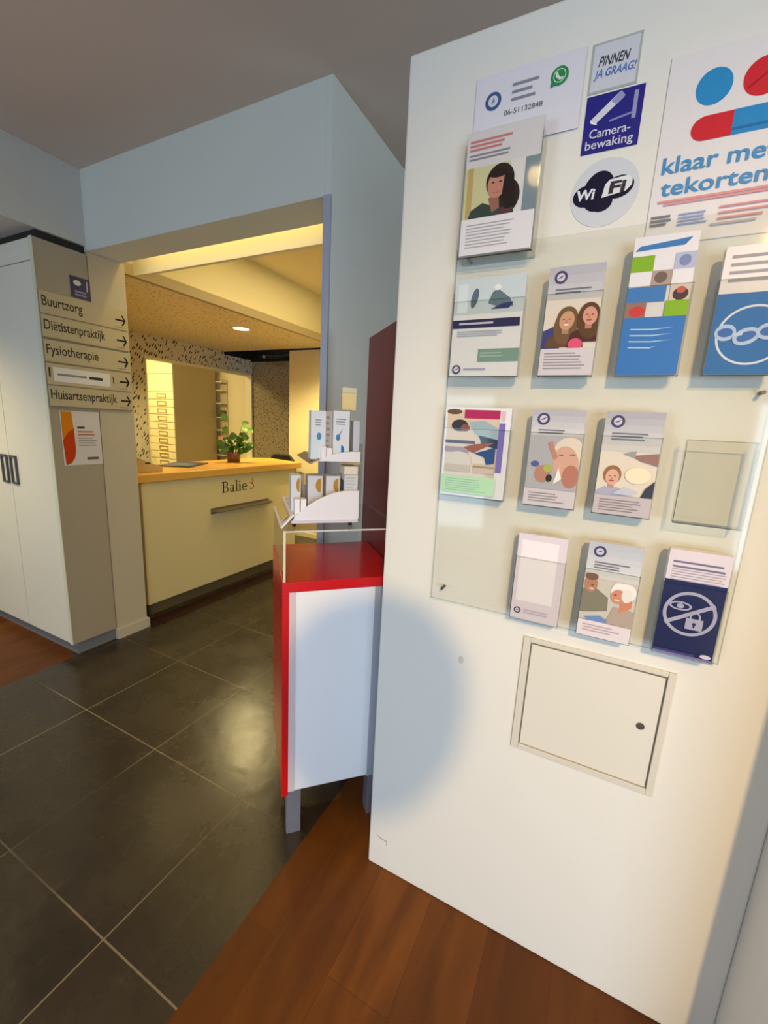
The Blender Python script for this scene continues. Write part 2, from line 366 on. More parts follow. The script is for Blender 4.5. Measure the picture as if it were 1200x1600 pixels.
# room behind the hatch
struct('wall_back_room', [(-7.4, -4.85, 5.12, 5.2, 0, 2.6), (-7.4, -7.3, 2.4, 5.2, 0, 2.6), (-7.4, -4.85, 2.3, 2.4, 0, 2.6)], mat((232, 218, 172), .7, name='back_room_paint'))
struct('ceiling_back_room', [(-7.4, -4.85, 2.3, 5.2, 2.6, 2.7)], mat((226, 212, 168), .8))

# ================================================================== LAMPS
def downlight(x, y, z, label, glow=14, col=(255, 236, 190)):
    t = thing('recessed_downlight', label, 'ceiling light', (x, y, z))
    MB().lathe([(.092, 0), (.096, -.006), (.080, -.008), (.076, -.003)], (x, y, z), mat((236, 228, 206), .4), cap=False).build('trim_ring', t)
    d = MB(); d.lathe([(.076, -.003), (.03, -.005), (.001, -.005)], (x, y, z), mat(col, .5, emit=glow), cap=False); d.build('lens', t)
downlight(-3.353, 3.348, 2.385, 'small round recessed ceiling light glowing above the reception counter', 14)
light_strip = thing('cove_light', 'long warm light strip hidden in the ceiling slot behind the opening', 'light', (-2.0, 1.80, 2.62))
MB().box(-2.8, -1.2, 1.775, 1.80, 2.60, 2.62, mat((255, 214, 120), .5, emit=1.6)).build('tube', light_strip)
MB().box(-2.82, -1.18, 1.765, 1.81, 2.62, 2.64, mat((220, 214, 196), .5)).build('housing', light_strip)
for x, y, lb in ((0.85, -1.5, 'round ceiling spotlight over the waiting side, farther from the brochure wall'), (-0.46, -0.34, 'round ceiling spotlight nearest the brochure wall')):
    t = thing('ceiling_spotlight', lb, 'ceiling light', (x, y, 2.79))
    MB().lathe([(.05, 0), (.05, -.02), (.044, -.02), (.044, -.004)], (x, y, 2.79), mat((225, 225, 225), .4), cap=False).build('housing', t)
    MB().lathe([(.044, -.006), (.001, -.008)], (x, y, 2.79), mat((255, 230, 190), .5, emit=6), cap=False).build('lens', t)
# added unseen pendant behind the viewpoint, placed so its round shade throws the soft oval shadow on the white wall
t = thing('shadow_pendant', 'added unlit oval pendant, out of view, that casts the shadow on the white wall', 'lamp', (.218, -.35, 1.805))
MB().lathe([(.001, -.155), (.055, -.148), (.1, -.118), (.13, -.06), (.138, 0), (.13, .055), (.1, .105), (.055, .14), (.012, .155)], (.218, -.35, 1.805), mat((200, 205, 214), .6)).build('oval_blocker', t)
MB().tube([(.218, -.35, 1.96), (.218, -.35, 2.77)], .0025, mat((220, 220, 220), .5)).build('cord', t)
MB().lathe([(.001, -.03), (.04, -.03), (.04, 0), (.001, 0)], (.218, -.35, 2.79), mat((225, 225, 225), .5), cap=False).build('ceiling_rose', t)

# ================================================================== TALL WHITE CABINET (far left)
t = thing('tall_cabinet', 'tall white cupboard with a beige side and grey plinth beside the opening', 'cabinet', (-3.6, 1.44, 0))
MB().box(-4.40, -2.742, 1.322, 1.568, .08, 2.366, CAB_SIDE).build('body', t, bevel=.001)
MB().box(-4.40, -2.756, 1.335, 1.567, 0, .08, GREYP).build('plinth', t)
MB().box(-2.764, -2.74, 1.302, 1.568, .08, 2.366, CAB_SIDE).build('side_panel', t, bevel=.001)
MB().box(-2.766, -2.738, 1.2995, 1.3035, .08, 2.366, mat((216, 214, 192), .4)).build('edge_band', t)
xs = [(-3.2475, -2.767), (-3.815, -3.2525), (-4.395, -3.82)]
for x0, x1 in xs:
    d = MB().box(x0, x1, 1.302, 1.321, .085, 2.252, CAB).build('door', t, bevel=.0012)
    MB().box(x0, x1, 1.302, 1.321, 2.257, 2.362, CAB).build('top_flap', t, bevel=.0012)
    if x1 > -3.8:
        hx = (x1-.085 if x0 < -3.6 else x0+.02)
        h = MB(); hm = mat((92, 90, 92), .35, metal=.6)
        for bx in ((hx, hx+.072, 1.20, 1.212), (hx, hx+.072, 1.036, 1.048)): h.box(bx[0], bx[1], 1.291, 1.303, bx[2], bx[3], hm)
        for bx in ((hx, hx+.011), (hx+.061, hx+.072)): h.box(bx[0], bx[1], 1.291, 1.303, 1.048, 1.20, hm)
        h.build('handle', d)
MB().box(-2.7398, -2.7385, 1.5655, 1.5695, .09, 2.36, mat((120, 110, 96), .7)).build('joint_line', t)

# signs on the cupboard side; frame: u = +y, v = +z, n = +x
UY, UZ, UX = (0, 1, 0), (0, 0, 1), (1, 0, 0)
SIGN = mat((190, 175, 142), .45, name='sign_slat')
INK = (44, 36, 32)
def arrow(a, x, y, s, c=(28, 24, 22)):
    a.rect(x-s, y-s*.16, x+s*.8, y+s*.16, c)
    a.poly([(x+s*.15, y+s*.95), (x+s*.5, y+s*.95), (x+s*1.05, y), (x+s*.7, y)], c); a.poly([(x+s*.7, y), (x+s*1.05, y), (x+s*.5, y-s*.95), (x+s*.15, y-s*.95)], c)
rows = [(2.0, 'Buurtzorg', .20, 'Buurtzorg, the topmost'), (1.881, 'Diëtistenpraktijk', .318, 'Diëtistenpraktijk, second from the top'), (1.755, 'Fysiotherapie', .268, 'Fysiotherapie, the middle one'), (1.634, None, 0, None), (1.519, 'Huisartsenpraktijk', .36, 'Huisartsenpraktijk, the lowest')]
for i, (z, tx, w, lb) in enumerate(rows):
    lab = 'beige direction sign slat reading %s of the five' % lb if tx else 'beige direction sign slat with a white paper strip pasted over its name'
    t = thing('direction_sign', lab, 'sign', (-2.739, 1.54, z), 'direction sign slats on the cupboard side')
    MB().box(-2.739, -2.731, 1.308, 1.772, z, z+.113, SIGN).build('slat', t, bevel=.0015)
    MB().box(-2.739, -2.730, 1.308, 1.772, z-.006, z-.0005, mat((140, 126, 98), .5)).build('rail', t)
    a = Art((-2.7309, 1.308, z), UY, UZ, UX)
    if tx:
        a.text(tx, .008, .040, .050, INK, w=w, bold=.012); a.build('lettering', t)
    else:
        a.rect(.03, .018, .335, .094, (226, 222, 216)); a.lines(.05, .20, .063, 1, .03, (140, 134, 132), .4, 0); a.rect(.215, .048, .29, .064, (60, 54, 54)); a.build('paper_strip', t)
        a2 = Art((-2.7309, 1.308, z), UY, UZ, UX); a2.rect(.008, .04, .016, .09, INK); a2.build('letter_mark', t); a2 = Art((-2.7309, 1.308, z), UY, UZ, UX); a2.rect(.352, .04, .358, .08, INK); a2.build('letter_mark', t)
    a = Art((-2.7309, 1.308, z), UY, UZ, UX); arrow(a, .424, .055, .031); a.build('arrow', t)
    a = Art((-2.7309, 1.308, z), UY, UZ, UX); a.lines(.385, .44, .016, 1, .01, (150, 136, 110), .6, 0); a.build('small_print', t)
# small camera sign on the cupboard
t = thing('camera_sign', 'small dark blue camera surveillance sticker above the direction signs on the cupboard side', 'sticker', (-2.7395, 1.52, 2.12), 'blue camera stickers')
MB().box(-2.7398, -2.7375, 1.468, 1.572, 2.120, 2.232, mat((50, 46, 96), .4)).build('panel', t)
a = Art((-2.7375, 1.468, 2.120), UY, UZ, UX)
a.ell(.036, .080, .020, .014, (220, 214, 196)); a.rect(.083, .045, .09, .1, (190, 184, 190)); a.lines(.02, .085, .04, 2, .017, (140, 132, 160), .6, .1); a.build('pictogram', t)
# orange / red paper
t = thing('notice_sheet', 'white paper notice with an orange and red curved shape below the direction signs', 'poster', (-2.7395, 1.45, 1.19))
MB().box(-2.7398, -2.7385, 1.352, 1.568, 1.185, 1.495, mat((214, 206, 200), .6)).build('sheet', t)
a = Art((-2.7385, 1.352, 1.185), UY, UZ, UX)
a.poly([(.004, .306), (.060, .306), (.066, .19), (.004, .15)], (214, 128, 18))
a.poly([(.004, .145), (.03, .185), (.066, .215), (.068, .08), (.058, .04), (.038, .012), (.010, .002)], (196, 62, 14)); a.build('curved_shape', t)
a = Art((-2.7385, 1.352, 1.185), UY, UZ, UX)
a.rect(.085, .212, .125, .224, (70, 60, 60)); a.lines(.085, .19, .198, 2, .017, (186, 110, 96), .5, .2); a.lines(.085, .2, .16, 4, .014, (160, 150, 146), .5, .3); a.rect(.125, .030, .19, .044, (96, 84, 84)); a.build('printed_text', t)

# ================================================================== RECEPTION COUNTER
t = thing('reception_counter', 'cream reception counter with an oak worktop lettered Balie 3', 'counter', (-3.0, 2.7, 0))
CREAM = mat((212, 197, 150), .55, noise=.01, scale=4, name='cream_laminate')
MB().box(-3.30, -2.85, 1.875, 3.585, .10, 1.02, CREAM).build('body', t, bevel=.004)
MB().box(-3.25, -2.89, 1.90, 3.55, 0, .10, mat((96, 84, 60), .5)).build('plinth', t)
b = MB(); fr = lambda p, q, w: Vector((p, q, w))
b.prism([(-3.40, 1.84), (-2.835, 1.84), (-2.80, 3.62), (-3.34, 3.76), (-3.47, 3.60)], 1.022, 1.08, OAK, fr)
wt = b.build('worktop', t, bevel=.004)
sh = MB(); sh.prism([(-2.85, 2.47), (-2.76, 2.50), (-2.76, 3.13), (-2.85, 3.17)], .722, .736, mat((128, 120, 104), .35, metal=.5), fr)
sh.box(-2.8505, -2.845, 2.47, 3.17, .70, .75, mat((120, 112, 96), .4, metal=.5)); sh.build('bag_shelf', t)
# serif lettering on the counter front
a = Art((-2.8495, 2.592, .868), UY, UZ, UX)
def glyph(x, strokes, c):
    for s_ in strokes:
        if s_[0] == 'r': a.rect(x+s_[1], s_[2], x+s_[3], s_[4], c)
        elif s_[0] == 'o': a.ring(x+s_[1], s_[2], s_[3], s_[5], c, ry=s_[4])
bk = (40, 34, 36)
glyph(0, [('r', .012, 0, .026, .095), ('r', 0, 0, .05, .006), ('r', 0, .089, .05, .095), ('r', .02, .047, .05, .053)], bk)
for cy_, rx_, ry_ in ((.026, .028, .026), (.072, .022, .023)):
    pts = [(.045+rx_*math.cos(math.radians(q)), cy_+ry_*math.sin(math.radians(q))) for q in range(-90, 91, 15)]
    pts += [(.045+(rx_-.011)*math.cos(math.radians(q)), cy_+(ry_-.006)*math.sin(math.radians(q))) for q in range(90, -91, -15)]
    a.poly(pts, bk)
glyph(.088, [('o', .022, .018, .021, .018, .007), ('r', .036, 0, .046, .055), ('r', .008, .055, .04, .063), ('r', .036, 0, .054, .006)], bk)
glyph(.153, [('r', .008, 0, .019, .100), ('r', 0, 0, .027, .005), ('r', 0, .095, .014, .100)], bk)
glyph(.192, [('r', .008, 0, .019, .060), ('r', 0, 0, .027, .005), ('r', 0, .056, .014, .060)], bk); a.ell(.205, .083, .007, .007, bk)
pts = [(.260+.030*math.cos(math.radians(q)), .031+.032*math.sin(math.radians(q))) for q in range(0, 321, 20)]
pts += [(.260+.020*math.cos(math.radians(q)), .031+.027*math.sin(math.radians(q))) for q in range(320, -1, -20)]
a.poly(pts, bk); a.rect(.236, .030, .289, .036, bk)
a.build('lettering', t)
a = Art((-2.8495, 2.592, .868), UY, UZ, UX); rc = (176, 60, 44)
for cy_, rx_, ry_ in ((.026, .032, .028), (.074, .026, .024)):
    pts = [(.350+rx_*math.cos(math.radians(q)), cy_+ry_*math.sin(math.radians(q))) for q in range(-150, 91, 15)]
    pts += [(.350+(rx_-.011)*math.cos(math.radians(q)), cy_+(ry_-.007)*math.sin(math.radians(q))) for q in range(90, -151, -15)]
    a.poly(pts, rc)
a.build('numeral', t, label='red numeral 3')

# plant
t = thing('potted_plant', 'small green pothos in a brown pot on the oak worktop', 'plant', (-3.20, 3.07, 1.08))
MB().lathe([(.050, 0), (.058, .004), (.063, .05), (.064, .098), (.058, .098), (.056, .07), (.001, .07)], (-3.20, 3.07, 1.08), mat((112, 66, 26), .35, noise=.25, scale=40)).build('pot', t)
st_ = MB(); lf = MB(); GR = mat((72, 112, 26), .45, noise=.25, scale=30); GR2 = mat((104, 150, 44), .45, noise=.2, scale=30)
stems = [((-.03, -.03), (-.050, -.055), .40), ((-.01, .0), (-.035, -.03), .30), ((.0, -.03), (-.07, -.07), .17), ((.03, .03), (.055, .060), .36), ((.02, .04), (.09, .10), .30), ((.03, .0), (.045, .05), .24), ((0, .03), (.02, .03), .20), ((.03, .03), (.1, .09), .16), ((-.02, 0), (-.02, -.02), .2), ((.01, .02), (.06, .08), .12), ((.02, .03), (.075, .07), .22), ((.03, .04), (.04, .09), .31), ((-.02, .01), (-.06, -.02), .14)]
rr = random.Random(5)
def leaf(c, d, L, mt):
    c = Vector(c); d = Vector(d).normalized(); w = d.cross(Vector((.5, -.8, .3))).normalized(); n_ = d.cross(w)
    prof = [(0, .02), (.15, .34), (.35, .46), (.6, .38), (.82, .18), (1, 0)]; P = []
    for s_, h in prof: P += [c+d*L*s_+w*L*h-n_*L*.12*h, c+d*L*s_-n_*L*.0+Vector((0, 0, -L*.25*s_*s_)), c+d*L*s_-w*L*h-n_*L*.12*h]
    F = []
    for i in range(len(prof)-1): F += [(3*i, 3*i+3, 3*i+4, 3*i+1), (3*i+1, 3*i+4, 3*i+5, 3*i+2)]
    lf.add(P, F, mt, True)
for (bx, by), (tx, ty), h in stems:
    p0 = Vector((-3.20+bx*.8, 3.07+by*.8, 1.14)); p2 = Vector((-3.20+tx, 3.07+ty, 1.08+h)); p1 = (p0+p2)/2+Vector((-.01, .0, .03))
    st_.tube([p0, p1, p2], [.003, .0025, .0018], mat((86, 96, 40), .6), 6)
    leaf(p2, (tx*4+rr.uniform(-.5, .5), ty*4+rr.uniform(-.5, .5), .25), .075, GR2 if h > .28 else GR)
    for q in (.45, .62, .8):
        if rr.random() < .85 or h < .25:
            leaf(p0.lerp(p2, q), (rr.uniform(-1, 1), rr.uniform(-1, 1), rr.uniform(-.2, .5)), rr.uniform(.055, .085), GR if rr.random() < .7 else GR2)
st_.build('stems', t); lf.build('leaves', t)

# magazine on counter
t = thing('magazine', 'dark blue magazine lying flat on the oak worktop beside the clear flyer box', 'magazine', (-3.25, 2.50, 1.08))
c_, s_ = math.cos(math.radians(118)), math.sin(math.radians(118))
frm = lambda p, q, w: Vector((-3.235+1.12*(p*c_-q*s_), 2.53+1.12*(p*s_+q*c_), w))
b = MB(); b.prism([(-.17, -.125), (.17, -.125), (.17, .125), (-.17, .125)], 1.081, 1.088, mat((70, 78, 100), .45), frm); b.build('pages', t)
b = MB(); b.prism([(-.168, -.123), (.168, -.123), (.168, .123), (-.168, .123)], 1.0882, 1.0888, mat((44, 60, 112), .35), frm)
b.prism([(-.12, -.08), (.06, -.09), (.09, .03), (-.05, .08)], 1.0889, 1.0892, mat((112, 128, 120), .35), frm); b.build('cover', t)
# flyer box
t = thing('flyer_box', 'cardboard wedge box with clear plastic sleeves at the end of the worktop by the cupboard', 'box', (-3.0, 2.0, 1.08))
fy = lambda p, q, w: Vector((w, p, q))
MB().prism([(1.90, 1.081), (2.105, 1.081), (2.105, 1.118), (2.02, 1.145), (1.90, 1.20)], -3.12, -2.93, mat((188, 160, 104), .6), fy).build('box', t)
b = MB(); b.prism([(1.90, 1.202), (2.02, 1.147), (2.06, 1.135), (2.02, 1.29), (1.965, 1.335), (1.90, 1.35)], -3.10, -3.095, ACRYL, fy); b.build('plastic_sleeve', t)
b = MB(); b.prism([(1.93, 1.20), (2.09, 1.13), (2.07, 1.20), (1.99, 1.31)], -2.96, -2.955, ACRYL, fy); b.build('plastic_sleeve', t)
MB().box(-2.9295, -2.9285, 1.97, 2.01, 1.145, 1.155, BLACK).build('slot', t)
# pink/dark office chair behind the end of counter
t = thing('office_chair', 'black office chair whose rounded back shows just behind the end of the counter', 'chair', (-3.72, 4.15, 0))
b = MB(); fc = lambda p, q, w: Vector((-3.64+p, w, q+.035)); pts = []
for i in range(24):
    a_ = 2*math.pi*i/24; pts.append((.21*max(-1, min(1, 1.15*math.cos(a_))), .80+.245*max(-1, min(1, 1.15*math.sin(a_)))))
b.prism(pts, 4.28, 4.33, BLACK, fc); b.build('backrest', t, bevel=.01)
MB().box(-3.95, -3.51, 3.90, 4.30, .44, .50, BLACK).build('seat', t, bevel=.02)
MB().lathe([(.03, .06), (.03, .44)], (-3.73, 4.10, 0), DARK).build('gas_column', t)
b = MB()
for k in range(5):
    a_ = 2*math.pi*k/5+.3; b.tube([(-3.73, 4.10, .08), (-3.73+.26*math.cos(a_), 4.10+.26*math.sin(a_), .06)], [.022, .014], DARK)
bs = b.build('star_base', t)
for k in range(5):
    a_ = 2*math.pi*k/5+.3; MB().lathe([(.015, 0), (.026, .01), (.026, .04), (.012, .052)], (-3.73+.26*math.cos(a_), 4.10+.26*math.sin(a_), 0), BLACK, 14).build('caster', t)
MB().box(-3.76, -3.70, 4.26, 4.30, .48, .62, DARK).build('back_bracket', t)
# ducts in the dark gap
t = thing('cable_bundle', 'dark cables and a pale plug in the black gap above the speckled wall', 'cable', (-4.2, 4.8, 2.36))
b = MB(); b.tube([(-4.5, 4.85, 2.40), (-4.2, 4.8, 2.365), (-3.9, 4.85, 2.40), (-3.68, 4.8, 2.38)], .03, BLACK); b.build('cable', t)
MB().lathe([(.001, -.02), (.02, -.02), (.02, .02), (.001, .02)], (-4.33, 4.74, 2.36), mat((150, 130, 90), .5), 12, cap=False).build('plug', t)

# ================================================================== BACK ROOM FURNITURE
t = thing('drawer_cabinet', 'tall cream pharmacy drawer cabinet with label handles seen through the hatch', 'cabinet', (-5.9, 4.65, 0))
CR = mat((238, 226, 176), .5, name='cream_drawer')
MB().box(-6.25, -5.60, 4.271, 5.02, 0, 2.30, mat((190, 170, 116), .6, name='cream_side_in_shade')).build('body', t)  # shade on the cabinet side is put into this darker colour
MB().box(-6.25, -5.60, 4.252, 4.269, 1.835, 2.085, CR).build('door', t, bevel=.002)
MB().box(-6.25, -5.60, 4.252, 4.269, 2.09, 2.30, CR).build('top_panel', t, bevel=.002)
for k in range(11):
    z1 = 1.830-k*.1085; d = MB().box(-6.25, -5.602, 4.252, 4.269, z1-.101, z1, CR).build('drawer', t, bevel=.002)
    h = MB(); hm = mat((176, 156, 96), .4)
    h.box(-5.95, -5.76, 4.240, 4.252, z1-.082, z1-.074, hm).box(-5.95, -5.942, 4.240, 4.252, z1-.074, z1-.028, hm).box(-5.768, -5.76, 4.240, 4.252, z1-.074, z1-.028, hm).box(-5.95, -5.76, 4.240, 4.252, z1-.028, z1-.022, hm)
    h.build('handle', d)
t = thing('wall_shelf', 'narrow open shelf unit with small supplies at the far end of the drawer cabinet', 'shelf', (-5.5, 5.06, 0))
b = MB(); b.box(-5.58, -5.44, 5.105, 5.118, .0, 2.1, CREAM)
b.build('back_panel', t)
for z in (.9, 1.08, 1.30, 1.5, 1.72, 1.92, 2.05): MB().box(-5.58, -5.44, 5.0, 5.105, z, z+.015, CR).build('shelf_board', t)
def small(name, lab, cat, bx, mt): MB().box(*bx, mt).build(name, label=lab, category=cat, bevel=.003)
small('supply_box', 'pale pink carton on the narrow shelf in the back room', 'box', (-5.56, -5.46, 5.01, 5.09, 1.096, 1.21), mat((222, 176, 140), .6))
small('supply_box', 'grey carton low on the narrow shelf in the back room', 'box', (-5.56, -5.45, 5.01, 5.09, .916, 1.04), mat((110, 108, 104), .6))
small('supply_box', 'dark green carton on the upper narrow shelf in the back room', 'box', (-5.56, -5.46, 5.02, 5.09, 1.516, 1.62), mat((96, 96, 60), .6))

# ================================================================== RED DISPLAY UNIT (turned 45 degrees)
O = Vector((-.838, .993, 0)); SD = Vector((.70711, .70711, 0)); TD = Vector((-.70711, .70711, 0))
def F(p): return O+SD*p[0]+TD*p[1]+Vector((0, 0, p[2]))
def sbox(b, s0, s1, t0, t1, z0, z1, mt): return b.box(s0, s1, t0, t1, z0, z1, mt, F)
t = thing('display_unit', 'red framed display cabinet with white side panel on grey legs beside the white wall', 'cabinet', tuple(F((.2, .22, 0))))
D_ = .44
b = MB(); sbox(b, 0, .40, 0, D_, .965, 1.0, RED); b.build('top_board', t, bevel=.0015)
b = MB(); sbox(b, 0, .022, 0, D_, .20, .965, RED); b.build('front_board', t, bevel=.0015)
b = MB(); sbox(b, .022, .40, .004, .02, .215, .965, mat((240, 243, 248), .4, name='white_side_panel')); b.build('side_panel', t, bevel=.001)
b = MB(); sbox(b, .022, .044, .0015, .004, .215, .965, mat((214, 200, 206), .4)); b.build('edge_strip', t)
b = MB(); sbox(b, .310, .40, -.001, .004, .215, .965, mat((168, 178, 192), .4)); b.build('corner_post', t)
b = MB(); sbox(b, .022, .40, D_-.02, D_-.004, .215, .965, WHITE); b.build('side_panel', t)
b = MB(); sbox(b, .022, .40, .02, D_-.02, .205, .225, RED); b.build('bottom_board', t)
LEG = mat((146, 150, 168), .35, metal=.5, name='grey_leg')
for s0, t0 in ((.020, .034), (.328, .038), (.020, .36), (.328, .36)):
    b = MB(); sbox(b, s0, s0+.052, t0, t0+.052, 0, .206, LEG); b.build('leg', t, bevel=.002)
b = MB(); sbox(b, .402, .424, 0, .535, .20, 1.862, REDB); b.build('back_board', t, bevel=.001)
# acrylic riser on top
t = thing('acrylic_riser', 'clear acrylic riser standing on the red top board', 'stand', tuple(F((.2, .22, 1.0))))
b = MB(); sbox(b, .004, .400, 0.002, D_, 1.162, 1.168, RISER); b.build('top_plate', t)
b = MB(); sbox(b, .004, .010, 0.002, D_, 1.001, 1.162, RISER); b.build('front_plate', t)
b = MB(); sbox(b, .003, .0105, 0.0005, .0035, 1.001, 1.168, mat((226, 214, 190), .3)); sbox(b, .0105, .40, .0005, .002, 1.163, 1.168, mat((206, 206, 204), .3)); b.build('polished_edge', t)

# counter-top stand
t = thing('tiered_display', 'white two-tier plastic product stand on the clear riser', 'display stand', tuple(F((.14, .2, 1.168))))
lo = [(.036, 1.184), (.041, 1.200), (.060, 1.214), (.085, 1.235), (.112, 1.2525), (.142, 1.267), (.168, 1.277), (.195, 1.283), (.225, 1.285), (.252, 1.284), (.254, 1.196), (.245, 1.184)]
hi = [(.113, 1.381), (.130, 1.389), (.150, 1.398), (.168, 1.404), (.190, 1.409), (.22, 1.412), (.252, 1.413), (.252, 1.381)]
fs = lambda p, q, w: F((p, w, q))
for w0 in (.048, .384):
    b = MB(); b.prism(lo, w0, w0+.005, PLAST, fs); b.build('side_panel', t, bevel=.001)
    b = MB(); b.prism(hi, w0, w0+.005, PLAST, fs); b.build('side_panel', t, bevel=.001)
    b = MB()     # rolled rim along the curved edge
    b.tube([F((p, w0+.0025, q)) for p, q in lo[1:10]], .003, PLAST, 8); b.build('rim', t); b = MB(); b.tube([F((p, w0+.0025, q)) for p, q in hi[:7]], .0025, PLAST, 8); b.build('rim', t)
b = MB(); sbox(b, .036, .252, .053, .384, 1.184, 1.190, PLAST); b.build('lower_tray', t)
b = MB(); sbox(b, .113, .252, .053, .384, 1.381, 1.386, PLAST); b.build('upper_tray', t)
b = MB(); sbox(b, .032, .25, .044, .0485, 1.181, 1.190, mat((212, 208, 222), .3)); b.build('base_rail', t)
b = MB(); sbox(b, .254, .260, .05, .386, 1.184, 1.44, RISER); b.build('back_plate', t)
for s0 in (.042, .228):
    for t0 in (.06, .37):
        b = MB(); b.lathe([(.006, 0), (.007, .013)], F((s0, t0, 1.168)), BLACK, 12); b.build('foot', t)
b = MB(); b.prism([(.002, 1.164), (-.002, 1.168), (.037, 1.212), (.042, 1.208)], .046, .388, PLAST, fs); hl = b.build('label_holder', t)
b = MB(); b.prism([(.0062, 1.1795), (.0052, 1.1805), (.0262, 1.2015), (.0272, 1.2005)], .06, .37, mat((222, 196, 120), .4), fs)
for v in b.v: v += SD*(-.0045)+Vector((0, 0, .0045))
b.build('label_card', hl)
b = MB(); b.prism([(.090, 1.371), (.087, 1.375), (.117, 1.390), (.120, 1.386)], .046, .388, mat((150, 132, 110), .5), fs); b.build('label_holder', t)

UVs = (SD, Vector((0, 0, 1)), -TD)
def pbox(name, lab, cat, s0, s1, t0, t1, z0, z1, rgb, art=None, group=None):
    o = thing(name, lab, cat, tuple(F(((s0+s1)/2, (t0+t1)/2, z0))), group)
    b = MB(); sbox(b, s0, s1, t0, t1, z0, z1, mat(rgb, .5)); b.build('carton', o, bevel=.0008)
    if art:
        a = Art(F((s0, t0, z0)), *UVs); art(a, s1-s0, z1-z0); a.build('print', o)
def art_blue(a, w, h):
    a.rect(w*.1, h*.02, w*.45, h*.5, (206, 226, 236)); a.lines(w*.3, w*.75, h*.82, 3, h*.05, (120, 126, 140), .35, .3); a.ell(w*.55, h*.48, w*.16, h*.075, (70, 140, 196))
def art_blue2(a, w, h):
    a.lines(w*.15, w*.8, h*.84, 3, h*.05, (120, 126, 140), .35, .3); a.ell(w*.3, h*.46, w*.13, h*.07, (70, 130, 180)); a.ell(w*.5, h*.2, w*.2, h*.11, (40, 116, 190), a0=-90, a1=90); a.poly([(w*.3, h*.5), (w*.6, h*.66), (w*.36, h*.46)], (90, 140, 190))
def art_gold(a, w, h):
    a.ell(w*.86, h*.5 if h < .09 else h-.032, w*.34, .024, (178, 134, 48), a0=90, a1=270); a.rect(w*.9, 0, w, h, (210, 196, 170))
TZ = 1.386
pbox('product_box', 'tall white box with one small blue dot on the upper tier, nearest the counter', 'box', .092, .139, .062, .11, TZ, 1.538, (214, 222, 232), art_blue, 'tall white boxes on the upper tier')
pbox('product_box', 'slim grey-brown printed box between the two tall white boxes on the upper tier', 'box', .1395, .162, .075, .12, TZ, 1.538, (176, 170, 166), lambda a, w, h: a.lines(w*.15, w*.7, h*.9, 7, h*.12, (140, 130, 128), .45, .3))
pbox('product_box', 'tall white box with a large blue half circle on the upper tier', 'box', .163, .216, .062, .11, TZ, 1.541, (218, 224, 232), art_blue2, 'tall white boxes on the upper tier')
pbox('product_box', 'narrow cream yellow box behind the tall white boxes on the upper tier', 'box', .208, .231, .14, .19, TZ, 1.52, (226, 206, 140))
pbox('product_box', 'plain pale grey box at the wall end of the upper tier', 'box', .229, .250, .062, .11, TZ, 1.512, (190, 196, 208))
pbox('small_carton', 'tiny white carton at the front of the upper tier, nearest the counter', 'box', .123, .1405, .054, .0605, TZ, 1.428, (232, 230, 236), None, 'tiny white cartons')
pbox('small_carton', 'tiny white carton at the front of the upper tier, nearer the white wall', 'box', .1425, .160, .054, .0605, TZ, 1.424, (232, 230, 236), None, 'tiny white cartons')
LZ = 1.190
pbox('product_box', 'white box with an ochre half circle on the lower tier, nearest the counter', 'box', .020+.016, .062+.005, .095, .16, LZ, 1.330, (210, 214, 224), art_gold, 'ochre circle boxes on the lower tier')
pbox('product_box', 'white box with an ochre half circle in the middle of the lower tier', 'box', .090, .139, .095, .16, LZ, 1.329, (206, 208, 216), art_gold, 'ochre circle boxes on the lower tier')
pbox('product_box', 'white box with an ochre half circle on the lower tier, nearest the white wall', 'box', .150, .197, .095, .16, LZ, 1.329, (206, 208, 216), art_gold, 'ochre circle boxes on the lower tier')
pbox('small_carton', 'small bright white carton at the front of the lower tier, by the label holder', 'box', .043, .0595, .056, .09, LZ, 1.258, (240, 240, 244), None, 'small white cartons')
pbox('small_carton', 'small bright white carton on the lower tier, second from the label holder', 'box', .0625, .080, .056, .09, LZ, 1.258, (240, 240, 244), None, 'small white cartons')
pbox('product_box', 'taupe carton behind the small white cartons on the lower tier', 'box', .068, .089, .17, .25, LZ, 1.325, (176, 158, 128))
pbox('product_bag', 'clear and silver sachet pack at the wall end of the lower tier', 'pack', .205, .250, .062, .12, LZ, 1.337, (206, 208, 212), lambda a, w, h: a.lines(w*.1, w*.8, h*.95, 6, h*.07, (180, 184, 190), .4, .3))
pbox('product_tube', 'small black capped container beside the sachet pack', 'bottle', .1985, .204, .075, .12, LZ, 1.318, (28, 28, 34))
pbox('product_bag', 'pale cream packet lying on the sachet pack under the upper tier', 'pack', .203, .249, .062, .14, 1.3385, 1.365, (226, 216, 200))
# cream card on a stem
t = thing('sign_holder', 'cream card in a clear holder rising above the upper tier', 'sign', tuple(F((.23, .13, TZ))))
b = MB(); sbox(b, .232, .238, .135, .14, TZ, 1.55, RISER); b.build('stem', t)
b = MB(); sbox(b, .204, .254, .1385, .1415, 1.545, 1.622, RISER); b.build('clear_sleeve', t)
b = MB(); sbox(b, .205, .253, .136, .1382, 1.547, 1.603, mat((232, 214, 150), .5)); sbox(b, .205, .253, .136, .1382, 1.604, 1.62, mat((220, 212, 184), .5)); b.build('card', t)

